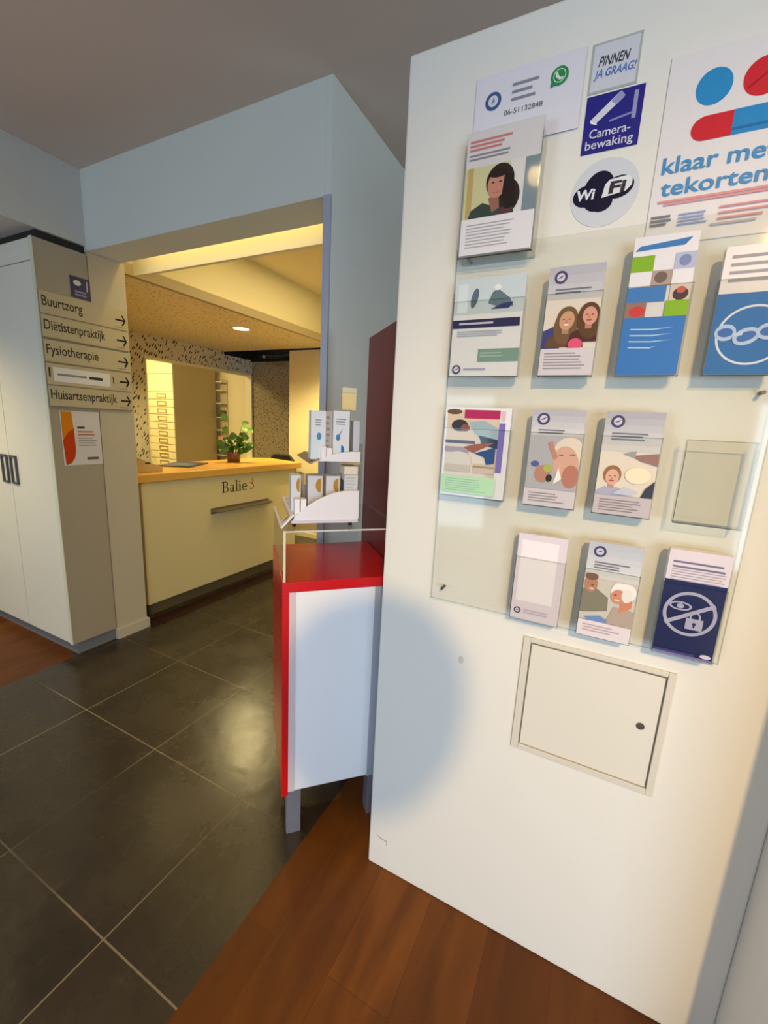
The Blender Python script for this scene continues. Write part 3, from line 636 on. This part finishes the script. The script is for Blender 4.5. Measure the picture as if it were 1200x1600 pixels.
# ================================================================== BROCHURE WALL; frame u=+x v=+z n=-y
YW = 1.096
def wart(x, z, y): return Art((x, y, z), (1, 0, 0), (0, 0, 1), (0, -1, 0))
rack = thing('brochure_rack', 'clear acrylic wall rack of brochure pockets screwed to the white wall', 'rack', (-.05, YW, 1.03))
PY0, PY1 = 1.074, 1.078                    # backing plate
b = MB(); b.box(-.371, .285, PY0, PY1, 1.035, 1.925, ACRYL); b.build('back_plate', rack)
b = MB(); e = .0012
b.box(-.3722, -.371, PY0, PY1, 1.0338, 1.925, ACRYL_EDGE).box(-.3722, .2862, PY0, PY1, 1.0338, 1.035, ACRYL_EDGE).box(.285, .2862, PY0, PY1, 1.035, 1.925, ACRYL_EDGE)
b.build('plate_edge', rack)
for x, z in ((-.341, 1.068), (.262, 1.60), (-.341, 1.90)):
    b = MB()
    b.tube([(x, PY0-.003, z), (x, YW-.001, z)], [.004, .004], mat((90, 84, 76), .35, metal=.8), 12); b.build('screw', rack)
POCK = [(-.362, -.196, 1.627, 1.80), (-.151, -.038, 1.627, 1.80), (.004, .117, 1.627, 1.80), (.155, .270, 1.627, 1.80),
        (-.362, -.196, 1.333, 1.505), (-.151, -.036, 1.333, 1.505), (-.001, .112, 1.333, 1.505), (.153, .268, 1.333, 1.505),
        (-.151, -.036, 1.041, 1.205), (.004, .116, 1.041, 1.205), (.158, .271, 1.041, 1.205)]
YF = 1.0500
for x0, x1, z0, z1 in POCK:
    b = MB(); b.box(x0, x1, YF-.0032, YF-.001, z0, z1, ACRYL).box(x0, x1, YF-.001, PY0, z0, z0+.002, ACRYL)
    b.box(x0, x0+.0015, YF-.001, PY0, z0+.002, z1, ACRYL).box(x1-.0015, x1, YF-.001, PY0, z0+.002, z1, ACRYL)
    p_ = b.build('pocket', rack)
    b = MB(); b.box(x0, x1, YF-.0036, YF-.0032, z1-.0015, z1, ACRYL_EDGE); b.build('pocket_edge', p_)
    MB().box(x0, x1, YF-.0036, YF-.0032, z0, z0+.0015, ACRYL_EDGE).build('pocket_edge', p_)
# top pocket for the large sheet
t2 = thing('leaflet_holder', 'clear acrylic leaflet pocket above the brochure rack, below the telephone sheet', 'holder', (-.28, YW, 1.90))
b = MB(); b.box(-.362, -.193, 1.0482, 1.0502, 1.893, 2.15, ACRYL).box(-.362, -.193, 1.0502, YW, 1.893, 1.896, ACRYL).box(-.362, -.3605, 1.0502, YW, 1.896, 2.13, ACRYL).box(-.1945, -.193, 1.0502, YW, 1.896, 2.13, ACRYL); b.build('pocket', t2)
b = MB(); b.box(-.362, -.193, 1.0474, 1.0482, 1.893, 1.8955, ACRYL_EDGE).box(-.1955, -.193, 1.0474, 1.0482, 1.90, 2.12, ACRYL_EDGE); b.build('pocket_edge', t2)

def brochure(lab, x0, z0, w, h, body, artf, thick=.018, y=YF, lean=0, group='brochures in the wall rack', name='brochure_stack', cat='brochures'):
    t = thing(name, lab, cat, (x0+w/2, y+thick/2, z0), group)
    b = MB(); b.box(x0, x0+w, y, y+thick, z0, z0+h, mat((226, 224, 226), .5)); b.build('pages', t, bevel=.0006)
    a = wart(x0, z0, y-.0001); a.rect(0, 0, w, h, body, rough=.28); artf(a, w, h); a.build('cover', t)
G0 = (196, 198, 206)
def grad(a, w, y0, y1, c0, c1, n=6):
    for i in range(n):
        f = i/(n-1.0); a.rect(0, y0+(y1-y0)*i/n, w, y0+(y1-y0)*(i+1)/n, tuple(int(c0[k]*(1-f)+c1[k]*f) for k in range(3)))
def art_room(a, w, h):      # A
    a.rect(0, h*.64, w, h, (196, 210, 218)); a.ell(w*.3, h*.80, w*.05, h*.10, (90, 108, 124), rot=-12); a.rect(w*.05, h*.66, w*.2, h*.95, (210, 222, 228))
    a.poly([(w*.5, h*.74), (w*.72, h*.68), (w*.86, h*.70), (w*.8, h*.78), (w*.62, h*.88), (w*.55, h*.84)], (96, 118, 130)); a.poly([(w*.55, h*.68), (w*.8, h*.68), (w*.86, h*.74), (w*.7, h*.73)], (50, 58, 110)); a.ell(w*.62, h*.89, w*.05, h*.03, (228, 230, 232))
    a.rect(0, h*.50, w*.97, h*.585, (44, 42, 84)); a.lines(w*.1, w*.6, h*.555, 1, h*.04, (190, 188, 206), .5, 0)
    a.lines(w*.08, w*.85, h*.47, 3, h*.022, (168, 170, 184), .5, .3); a.rect(w*.42, h*.15, w, h*.28, (120, 152, 140)); a.lines(w*.45, w*.8, h*.245, 2, h*.03, (150, 178, 168), .5, .3)
    a.logo(w*.11, h*.07, w*.065); a.lines(w*.22, w*.55, h*.08, 1, h*.03, (150, 150, 168), .5, 0)
def head(a, w, h, n=3):
    a.logo(w*.22, h*.905, w*.12); a.lines(w*.15, w*.8, h*.80, n, h*.028, (112, 112, 126), .45, .3)
def art_kids(a, w, h):      # B
    grad(a, w, h*.62, h, (206, 206, 212), (178, 180, 192), 5); head(a, w, h, 2)
    a.rect(0, h*.25, w, h*.70, (222, 214, 206)); c = (0, h*.25, w, h*.7)
    a.poly([(0, h*.25), (0, h*.42), (w*.2, h*.46), (w*.35, h*.25)], (64, 66, 128)); a.face(w*.42, h*.52, w*.17, (196, 150, 118), (110, 84, 60), (98, 70, 52), -8, True, c, True)
    a.face(w*.83, h*.55, w*.16, (206, 150, 130), (92, 62, 44), (74, 44, 40), 8, False, c, True); a.ell(w*.63, h*.285, w*.13, h*.055, (216, 82, 122))
    a.rect(0, 0, w, h*.25, (204, 200, 208)); a.lines(w*.08, w*.88, h*.21, 6, h*.028, (142, 138, 150), .45, .3)
def art_check(a, w, h):     # E
    a.poly([(w*.03, h*.90), (w*.1, h*.935), (w*.9, h*.965), (w*.8, h*.915)], (58, 122, 186)); q = h*.11; z = h*.425
    a.rect(0, z+3*q, w*.36, z+4*q, (128, 176, 44)); a.rect(w*.68, z+3*q, w, z+4*q, (178, 186, 216)); a.ell(w*.84, z+3.5*q, w*.09, q*.35, (124, 140, 184))
    a.rect(w*.36, z+2*q, w*.68, z+3*q, (170, 152, 146)); a.ell(w*.5, z+2.55*q, w*.1, q*.36, (110, 96, 92)); a.rect(0, z+q, w*.62, z+2*q, (64, 126, 196)); a.rect(w*.68, z+q, w, z+2*q, (214, 196, 190)); a.ell(w*.85, z+1.4*q, w*.12, q*.4, (70, 60, 64)); a.ell(w*.85, z+1.65*q, w*.07, q*.22, (196, 96, 90))
    a.rect(0, z, w*.34, z+q, (150, 116, 110)); a.ell(w*.2, z+.4*q, w*.13, q*.34, (196, 62, 62)); a.rect(w*.64, z, w, z+q, (128, 176, 44)); a.rect(0, 0, w, z, (54, 116, 186))
    for i in range(4):
        y = h*(.335-.045*i); a.poly([(w*.14, y), (w*.5, y-.0015), (w*(.86 if i < 3 else .6), y+.003), (w*.5, y+.001), (w*.14, y+.0025)], (164, 200, 230))
def art_chain(a, w, h):     # F
    a.rect(0, 0, w, h*.64, (52, 118, 186)); a.lines(w*.10, w*.95, h*.93, 4, h*.06, (160, 156, 164), .4, .15); a.rect(w*.9, h*.58, w, h*.64, (20, 30, 50))
    a.ring(w*.57, h*.31, w*.50, w*.035, (206, 214, 228), ry=h*.235)
    for cx, cy, rt, q in ((w*.20, h*.335, 0, .8), (w*.50, h*.30, 22, 1), (w*.80, h*.335, 8, .95)):
        a.ell(cx, cy, w*.19*q, h*.066, (176, 198, 226), rot=rt); a.ell(cx, cy, w*.135*q, h*.036, (62, 110, 180), rot=rt)
    a.poly([(w*.30, h*.325), (w*.44, h*.335), (w*.44, h*.31), (w*.30, h*.30)], (190, 208, 232))
def art_chair(a, w, h):     # C (picture turned on its side)
    a.rect(w*.03, h*.24, w*.84, h*.97, (212, 196, 176)); a.rect(w*.3, h*.88, w*.84, h*.975, (176, 44, 96)); a.ell(w*.14, h*.95, w*.12, h*.03, (110, 80, 70))
    a.rect(w*.84, h*.30, w*.93, h*.84, (120, 110, 186)); a.rect(w*.86, h*.86, w*.92, h*.97, (220, 190, 200)); a.poly([(w*.38, h*.84), (w*.62, h*.86), (w*.84, h*.78), (w*.84, h*.60), (w*.62, h*.63), (w*.48, h*.72)], (156, 180, 190)); a.poly([(w*.55, h*.70), (w*.84, h*.66), (w*.84, h*.56), (w*.6, h*.6)], (40, 62, 88))
    a.ell(w*.24, h*.80, w*.13, h*.065, (58, 56, 64)); a.ell(w*.33, h*.775, w*.07, h*.04, (132, 88, 70)); a.rect(w*.03, h*.60, w*.5, h*.635, (74, 72, 100)); a.rect(w*.03, h*.50, w*.42, h*.56, (150, 140, 152)); a.poly([(w*.32, h*.56), (w*.48, h*.50), (w*.74, h*.60), (w*.8, h*.63), (w*.5, h*.60)], (150, 96, 84))
    a.poly([(w*.5, h*.50), (w*.64, h*.53), (w*.82, h*.58), (w*.82, h*.40), (w*.70, h*.38), (w*.66, h*.46)], (44, 80, 132)); a.ell(w*.26, h*.40, w*.21, h*.11, (206, 206, 200)); a.rect(w*.05, h*.28, w*.45, h*.36, (190, 186, 178)); a.rect(w*.5, h*.28, w*.82, h*.38, (198, 184, 168)); a.rect(w*.5, h*.34, w*.82, h*.36, (150, 136, 124))
    a.rect(w*.02, h*.03, w*.86, h*.235, (176, 220, 184)); a.lines(w*.08, w*.75, h*.20, 6, h*.026, (150, 196, 172), .4, .3)  # pale green block is window glare painted into the cover
def art_blow(a, w, h):      # D
    grad(a, w, h*.7, h, (214, 214, 218), (178, 180, 192), 5); head(a, w, h, 2); a.rect(0, h*.18, w, h*.74, (176, 178, 186)); c = (0, h*.18, w, h*.74)
    a.ell(w*.78, h*.56, w*.30, h*.17, (226, 214, 204), clip=c); a.ell(w*.74, h*.47, w*.24, h*.17, (206, 164, 146), 10, clip=c); a.ell(w*.86, h*.33, w*.16, h*.12, (176, 120, 104), clip=c); a.lines(w*.6, w*.68, h*.55, 1, h*.02, (110, 70, 60), .5, 0); a.lines(w*.80, w*.90, h*.56, 1, h*.02, (110, 70, 60), .5, 0)
    a.poly([(w*.36, h*.66), (w*.45, h*.68), (w*.58, h*.52), (w*.52, h*.49)], (186, 132, 112)); a.ell(w*.32, h*.34, w*.15, h*.09, (176, 130, 112)); a.ell(w*.42, h*.40, w*.09, h*.04, (170, 176, 84)); a.ell(w*.16, h*.44, w*.08, h*.03, (84, 92, 150)); a.ell(w*.46, h*.30, w*.06, h*.04, (54, 44, 44)); a.poly([(w*.55, h*.24), (w*.62, h*.42), (w*.70, h*.30)], (232, 230, 232))
    a.rect(0, 0, w, h*.18, (200, 196, 202)); a.lines(w*.1, w*.8, h*.14, 4, h*.028, (140, 132, 140), .45, .3)
def art_hands(a, w, h):     # G
    grad(a, w, h*.62, h, (216, 216, 220), (172, 174, 186), 6); head(a, w, h, 3); a.rect(0, h*.19, w, h*.62, (226, 218, 206)); c = (0, h*.19, w, h*.62)
    a.face(w*.26, h*.38, w*.15, (214, 170, 150), (150, 108, 78), (168, 170, 196), 0, False, c); a.poly([(w, h*.50), (w*.7, h*.54), (w*.55, h*.585), (w*.72, h*.60), (w, h*.62)], (150, 116, 112)); a.poly([(w*.4, h*.60), (w*.6, h*.57), (w*.62, h*.63), (w*.5, h*.62)], (150, 156, 160))
    a.ell(w*.7, h*.40, w*.22, h*.08, (236, 224, 196)); a.poly([(w*.8, h*.19), (w*.86, h*.28), (w, h*.36), (w, h*.19)], (60, 64, 82)); a.poly([(w*.3, h*.21), (w*.5, h*.28), (w*.75, h*.24), (w*.6, h*.20)], (190, 196, 214))
    a.rect(0, 0, w, h*.19, (190, 184, 190)); a.lines(w*.1, w*.85, h*.15, 5, h*.026, (134, 124, 130), .45, .3)
def art_plain(a, w, h):     # H
    a.rect(w*.08, h*.22, w*.84, h*.93, (238, 234, 242)); a.logo(w*.14, h*.10, w*.075); a.lines(w*.28, w*.85, h*.125, 2, h*.03, (184, 172, 188), .45, .2)
def art_old(a, w, h):       # I
    grad(a, w, h*.6, h, (220, 220, 222), (186, 192, 204), 6); head(a, w, h, 3); a.rect(0, h*.17, w, h*.62, (206, 202, 196)); c = (0, h*.17, w, h*.62)
    a.poly([(0, h*.24), (0, h*.50), (w*.2, h*.54), (w*.5, h*.44), (w*.52, h*.30), (w*.2, h*.26)], (128, 126, 108)); a.ell(w*.14, h*.56, w*.13, h*.09, (176, 128, 104), clip=c); a.ell(w*.17, h*.55, w*.03, h*.008, (110, 74, 60)); a.ell(w*.16, h*.51, w*.05, h*.008, (226, 206, 196)); a.ell(w*.14, h*.64, w*.12, h*.04, (120, 90, 76), clip=(0, h*.17, w, h*.67))
    a.poly([(w*.5, h*.17), (w*.62, h*.36), (w*.85, h*.36), (w, h*.34), (w, h*.17)], (176, 160, 148)); a.poly([(w*.72, h*.30), (w*.94, h*.38), (w*.94, h*.46), (w*.76, h*.44)], (206, 132, 104)); a.ell(w*.76, h*.53, w*.23, h*.105, (236, 232, 230), clip=c); a.ell(w*.68, h*.475, w*.14, h*.075, (206, 140, 112), 10); a.ell(w*.62, h*.49, w*.03, h*.008, (120, 74, 60)); a.ell(w*.66, h*.44, w*.05, h*.009, (226, 210, 200)); a.ell(w*.83, h*.50, w*.10, h*.07, (226, 222, 220), clip=c); a.poly([(w*.1, h*.20), (w*.4, h*.24), (w*.55, h*.20), (w*.5, h*.17), (w*.2, h*.17)], (110, 140, 196))
    a.rect(0, 0, w, h*.17, (222, 214, 220)); a.lines(w*.1, w*.85, h*.13, 3, h*.03, (176, 160, 168), .45, .3)
def art_lock(a, w, h):      # J
    a.rect(0, 0, w, h*.72, (34, 42, 92)); a.lines(w*.08, w*.95, h*.90, 2, h*.045, (112, 106, 140), .4, .2); a.lines(w*.08, w*.95, h*.825, 5, h*.024, (170, 162, 176), .4, .1)
    g = (170, 170, 196); a.ring(w*.50, h*.42, w*.44, w*.06, g, ry=h*.21); a.poly([(w*.10, h*.32), (w*.14, h*.29), (w*.9, h*.52), (w*.86, h*.55)], g)
    a.ell(w*.33, h*.485, w*.19, h*.042, g); a.ell(w*.33, h*.485, w*.15, h*.028, (34, 42, 92)); a.ell(w*.33, h*.485, w*.06, h*.024, g)
    a.ring(w*.60, h*.40, w*.09, w*.03, g, ry=h*.05); a.rect(w*.46, h*.28, w*.74, h*.385, g); a.ell(w*.60, h*.335, w*.03, h*.014, (34, 42, 92)); a.rect(w*.585, h*.30, w*.615, h*.33, (34, 42, 92))
    a.rect(0, 0, w, h*.025, (120, 116, 160)); a.ell(w*.88, h*.05, w*.09, h*.02, (200, 200, 220)); a.rect(0, h*.024, w*.7, h*.05, (62, 62, 116))
brochure('white brochure with a navy band and a grey-green block, below the smiling woman leaflet', -.360, 1.630, .163, .219, (228, 230, 236), art_room)
brochure('grey leaflet with two smiling faces and a pink ball', -.149, 1.630, .109, .223, G0, art_kids)
brochure('blue leaflet with a checkerboard of green and white squares', .006, 1.630, .107, .261, (226, 226, 234), art_check, .022)
brochure('blue leaflet with a chain inside a white circle, beside the green checkered one', .158, 1.630, .109, .226, (224, 220, 226), art_chain, .021)
brochure('white-bordered brochure with its picture of a seated woman turned sideways', -.360, 1.336, .162, .220, (230, 232, 240), art_chair)
brochure('grey leaflet of an elderly face close up with a raised hand', -.150, 1.336, .112, .220, G0, art_blow)
brochure('grey leaflet of a child beside an arm reaching in, beside the empty pocket', .001, 1.336, .109, .220, G0, art_hands)
brochure('plain white leaflet with a small round mark at its foot, in the bottom row', -.149, 1.044, .111, .219, (222, 214, 226), art_plain)
brochure('leaflet of an elderly couple with a white-haired woman in the bottom row', .006, 1.044, .108, .225, G0, art_old)
brochure('dark blue leaflet with a crossed-out eye and padlock circle', .160, 1.044, .108, .234, (220, 212, 222), art_lock, .024)
# leaflet with woman's portrait
def art_woman(a, w, h):
    a.lines(w*.04, w*.62, h*.93, 3, h*.032, (206, 128, 136), .6, .25); a.lines(w*.04, w*.6, h*.82, 2, h*.03, (140, 140, 156), .5, .1)
    z0, z1 = h*.30, h*.715; c = (0, z0, w, z1); a.rect(0, z0, w*.62, z1, (206, 204, 160)); a.rect(w*.04, z0, w*.12, z1, (190, 168, 110)); a.rect(w*.62, z0, w*.82, z1, (224, 222, 224)); a.rect(w*.82, z0, w, z1, (124, 144, 156))
    a.ell(w*.50, h*.575, w*.19, h*.135, (42, 32, 30), clip=c); a.ell(w*.60, h*.44, w*.18, h*.14, (40, 30, 28), clip=c)
    a.poly([(w*.08, z0), (w*.12, h*.37), (w*.28, h*.42), (w*.5, h*.36), (w*.7, h*.36), (w*.72, z0)], (52, 70, 66)); a.poly([(w*.36, h*.45), (w*.5, h*.46), (w*.52, h*.36), (w*.42, h*.33)], (150, 104, 90))
    a.ell(w*.46, h*.545, w*.125, h*.105, (184, 130, 112)); a.poly([(w*.56, h*.62), (w*.68, h*.60), (w*.74, h*.36), (w*.60, h*.33), (w*.54, h*.45)], (36, 28, 28)); a.ell(w*.47, h*.635, w*.13, h*.035, (42, 32, 30))
    for q in (.41, .51): a.ell(w*q, h*.565, w*.02, h*.006, (70, 44, 40))
    a.ell(w*.46, h*.49, w*.04, h*.009, (196, 120, 112)); a.ell(w*.60, h*.32, w*.1, h*.02, (90, 52, 60), clip=c)
    a.rect(0, 0, w, h*.30, (222, 222, 228)); a.lines(w*.08, w*.75, h*.25, 8, h*.026, (166, 168, 178), .4, .2)
brochure('large leaflet with a portrait of a dark-haired woman in a clear pocket', -.358, 1.899, .162, .252, (226, 224, 232), art_woman, .010, 1.0512, name='portrait_leaflet', cat='leaflet')
# paper in the wall
def sheet(name, lab, cat, x0, x1, z0, z1, rgb, artf, part, y=YW, th=.0012, rough=.45, group=None):
    t = thing(name, lab, cat, ((x0+x1)/2, y, z0), group)
    MB().box(x0, x1, y-th-.0004, y-.0004, z0, z1, mat(rgb, rough)).build('sheet', t)
    a = wart(x0, z0, y-th-.0004); artf(a, x1-x0, z1-z0); a.build(part, t)
def art_phone(a, w, h):
    a.ell(w*.18, h*.64, .018, .018, (66, 92, 146)); a.ell(w*.18, h*.64, .011, .011, (212, 212, 222)); a.poly([(w*.18-.004, h*.64-.006), (w*.18+.004, h*.64-.002), (w*.18+.001, h*.64+.008)], (120, 130, 160))
    a.lines(w*.36, w*.62, h*.80, 3, .014, (130, 134, 148), .38, .3); a.text('06-51132848', w*.30, h*.40, .010, (90, 90, 104), w=w*.36)
    a.ell(w*.79, h*.72, .0175, .0175, (44, 140, 84)); a.poly([(w*.79-.017, h*.72-.019), (w*.79-.015, h*.72-.004), (w*.79-.004, h*.72-.015)], (44, 140, 84)); a.ring(w*.79, h*.72, .0125, .0015, (214, 232, 220))
    a.poly([(w*.79-.008, h*.72+.006), (w*.79-.004, h*.72+.008), (w*.79-.003, h*.72+.002), (w*.79+.003, h*.72-.004), (w*.79+.008, h*.72-.003), (w*.79+.007, h*.72-.008), (w*.79, h*.72-.008), (w*.79-.008, h*.72-.001)], (214, 232, 220))
sheet('telephone_notice', 'white sheet with a round blue mark, a phone number and a green speech bubble', 'notice', -.361, -.134, 2.135, 2.280, (222, 222, 232), art_phone, 'printed_text', y=1.0925)
def art_pin(a, w, h):
    a.rect(.004, .004, w-.004, h-.004, (206, 210, 220)); a.text('PINNEN', w*.16, h*.52, .017, (40, 44, 66), w=w*.6, shear=.2, bold=.02); a.text('JA GRAAG!', w*.1, h*.30, .014, (70, 112, 190), w=w*.82, shear=.2, bold=.02)
sheet('payment_sticker', 'small white sticker with black and blue slanted letters above the blue camera sign', 'sticker', -.123, -.034, 2.191, 2.279, (172, 180, 178), art_pin, 'lettering')
def art_cam(a, w, h):
    a.poly([(w*.10, h*.58), (w*.22, h*.52), (w*.66, h*.86), (w*.58, h*.97)], (214, 216, 228)); a.poly([(w*.44, h*.84), (w*.53, h*.77), (w*.68, h*.88), (w*.6, h*.98)], (150, 154, 196)); a.poly([(w*.10, h*.58), (w*.22, h*.52), (w*.24, h*.48), (w*.12, h*.53)], (240, 240, 246))
    a.rect(w*.83, h*.46, w*.90, h*.92, (150, 152, 196)); a.poly([(w*.45, h*.52), (w*.84, h*.58), (w*.84, h*.54), (w*.45, h*.48)], (128, 130, 190))
    a.text('Camera-', w*.12, h*.26, .016, (206, 208, 230), w=w*.72, bold=.01); a.text('bewaking', w*.07, h*.07, .016, (206, 208, 230), w=w*.84, bold=.01)
sheet('camera_sign', 'dark blue camera surveillance sticker with a white camera on the white wall', 'sticker', -.122, -.017, 2.082, 2.187, (26, 28, 132), art_cam, 'pictogram', group='blue camera stickers', rough=.3)
t = thing('wifi_sticker', 'round white WiFi sticker with a dark blue cloud shape', 'sticker', (-.066, YW, 1.938))
b = MB(); b.tube([(-.066, YW-.0003, 2.004), (-.066, YW-.0015, 2.004)], .0645, mat((206, 212, 222), .45), 48); b.build('disc', t)
a = wart(-.066, 2.004, YW-.0016)
NV = (10, 12, 48)
a.ell(-.012, .004, .030, .038, NV, rot=-10); a.ell(-.034, -.002, .026, .021, NV); a.ell(.026, .006, .028, .021, NV, rot=8); a.ell(-.004, -.018, .022, .018, NV)
a.poly([(-.004, -.010), (.040, -.004), (.050, .006), (.050, .018), (.042, .025), (.008, .022), (.000, .014)], (226, 228, 236))
a.text('Wi', -.055, -.009, .019, (220, 224, 236), w=.036, bold=.035, shear=.1); a.text('Fi', .008, -.004, .021, NV, w=.030, bold=.04, shear=.1); a.build('logo', t)
def art_pill(a, w, h):
    X = lambda x: x-.022; Z = lambda z: z-1.889; B_ = (40, 138, 200); R_ = (206, 38, 54)
    a.ell(X(.0975), Z(2.150), .0285, .030, B_); a.ell(X(.172), Z(2.148), .031, .031, R_); a.poly([(X(.149), Z(2.135)), (X(.151), Z(2.132)), (X(.193), Z(2.163)), (X(.191), Z(2.166))], (170, 22, 40))
    a.ell(X(.094), Z(2.083), .022, .0205, R_); a.rect(X(.094), Z(2.0625), X(.136), Z(2.1035), R_); a.rect(X(.136), Z(2.0625), X(.196), Z(2.1035), B_); a.ell(X(.196), Z(2.083), .022, .0205, B_); a.poly([(X(.137), Z(2.070)), (X(.190), Z(2.070)), (X(.194), Z(2.074)), (X(.137), Z(2.074))], (30, 110, 172))
    a.text('klaar met', X(.034), Z(2.016), .0285, B_, w=.178, bold=.012); a.text('tekorten', X(.037), Z(1.977), .027, B_, w=.168, bold=.012)
    a.lines(X(.036), X(.23), Z(1.968), 1, .02, (222, 150, 150), .22, 0); a.lines(X(.046), X(.22), Z(1.962), 1, .02, (222, 150, 150), .18, 0)
    a.lines(X(.028), X(.066), Z(1.941), 3, .007, (120, 116, 110), .6, .3); a.lines(X(.075), X(.125), Z(1.940), 4, .006, (150, 160, 200), .45, .3); a.lines(X(.140), X(.23), Z(1.944), 3, .010, (222, 150, 150), .35, .3); a.lines(X(.13), X(.2), Z(1.915), 1, .02, (186, 180, 184), .2, 0)
sheet('pill_poster', 'white poster with red and blue pills reading klaar met tekorten', 'poster', .022, .255, 1.889, 2.215, (226, 224, 228), art_pill, 'artwork', th=.003)
# access hatch in the wall
t = thing('access_panel', 'flat white access panel with a small lock low on the brochure wall', 'access panel', (.055, YW, .652))
FRM = mat((214, 211, 200), .45); b = MB()
b.box(-.113, -.095, YW-.008, YW, .652, .981, FRM).box(.208, .223, YW-.008, YW, .652, .981, FRM).box(-.095, .208, YW-.008, YW, .652, .668, FRM).box(-.095, .208, YW-.006, YW, .968, .981, FRM)
b.build('frame', t, bevel=.0015)
b = MB(); b.box(-.0945, .2075, YW-.0015, YW+.0, .6685, .9675, mat((120, 118, 108), .8)); b.build('shadow_gap', t)
MB().box(-.0915, .2045, YW-.005, YW-.0016, .6705, .9635, mat((222, 220, 210), .45)).build('door', t, bevel=.001)
lk = MB(); lk.tube([(.173, YW-.005, .828), (.173, YW-.008, .828)], .0085, mat((120, 118, 112), .3, metal=.7), 20); lk.build('lock', t)
# marks on the wall
t = thing('wall_mark', 'faint grey oval patch on the white wall left of the access panel', 'mark', (-.275, YW, .85)); a = wart(-.275, .859, YW); a.ell(0, 0, .008, .012, (206, 204, 190)); a.build('patch', t)
t = thing('wall_scuff', 'thin brown scuff on the white wall just above the wood floor', 'mark', (-.49, YW, .1)); a = wart(-.5, .119, YW); a.poly([(-.015, .010), (.01, .002), (.032, .001), (.033, -.004), (.008, -.002)], (176, 160, 140)); a.poly([(.028, -.018), (.032, -.018), (.032, 0), (.029, 0)], (200, 186, 168)); a.build('streak', t)
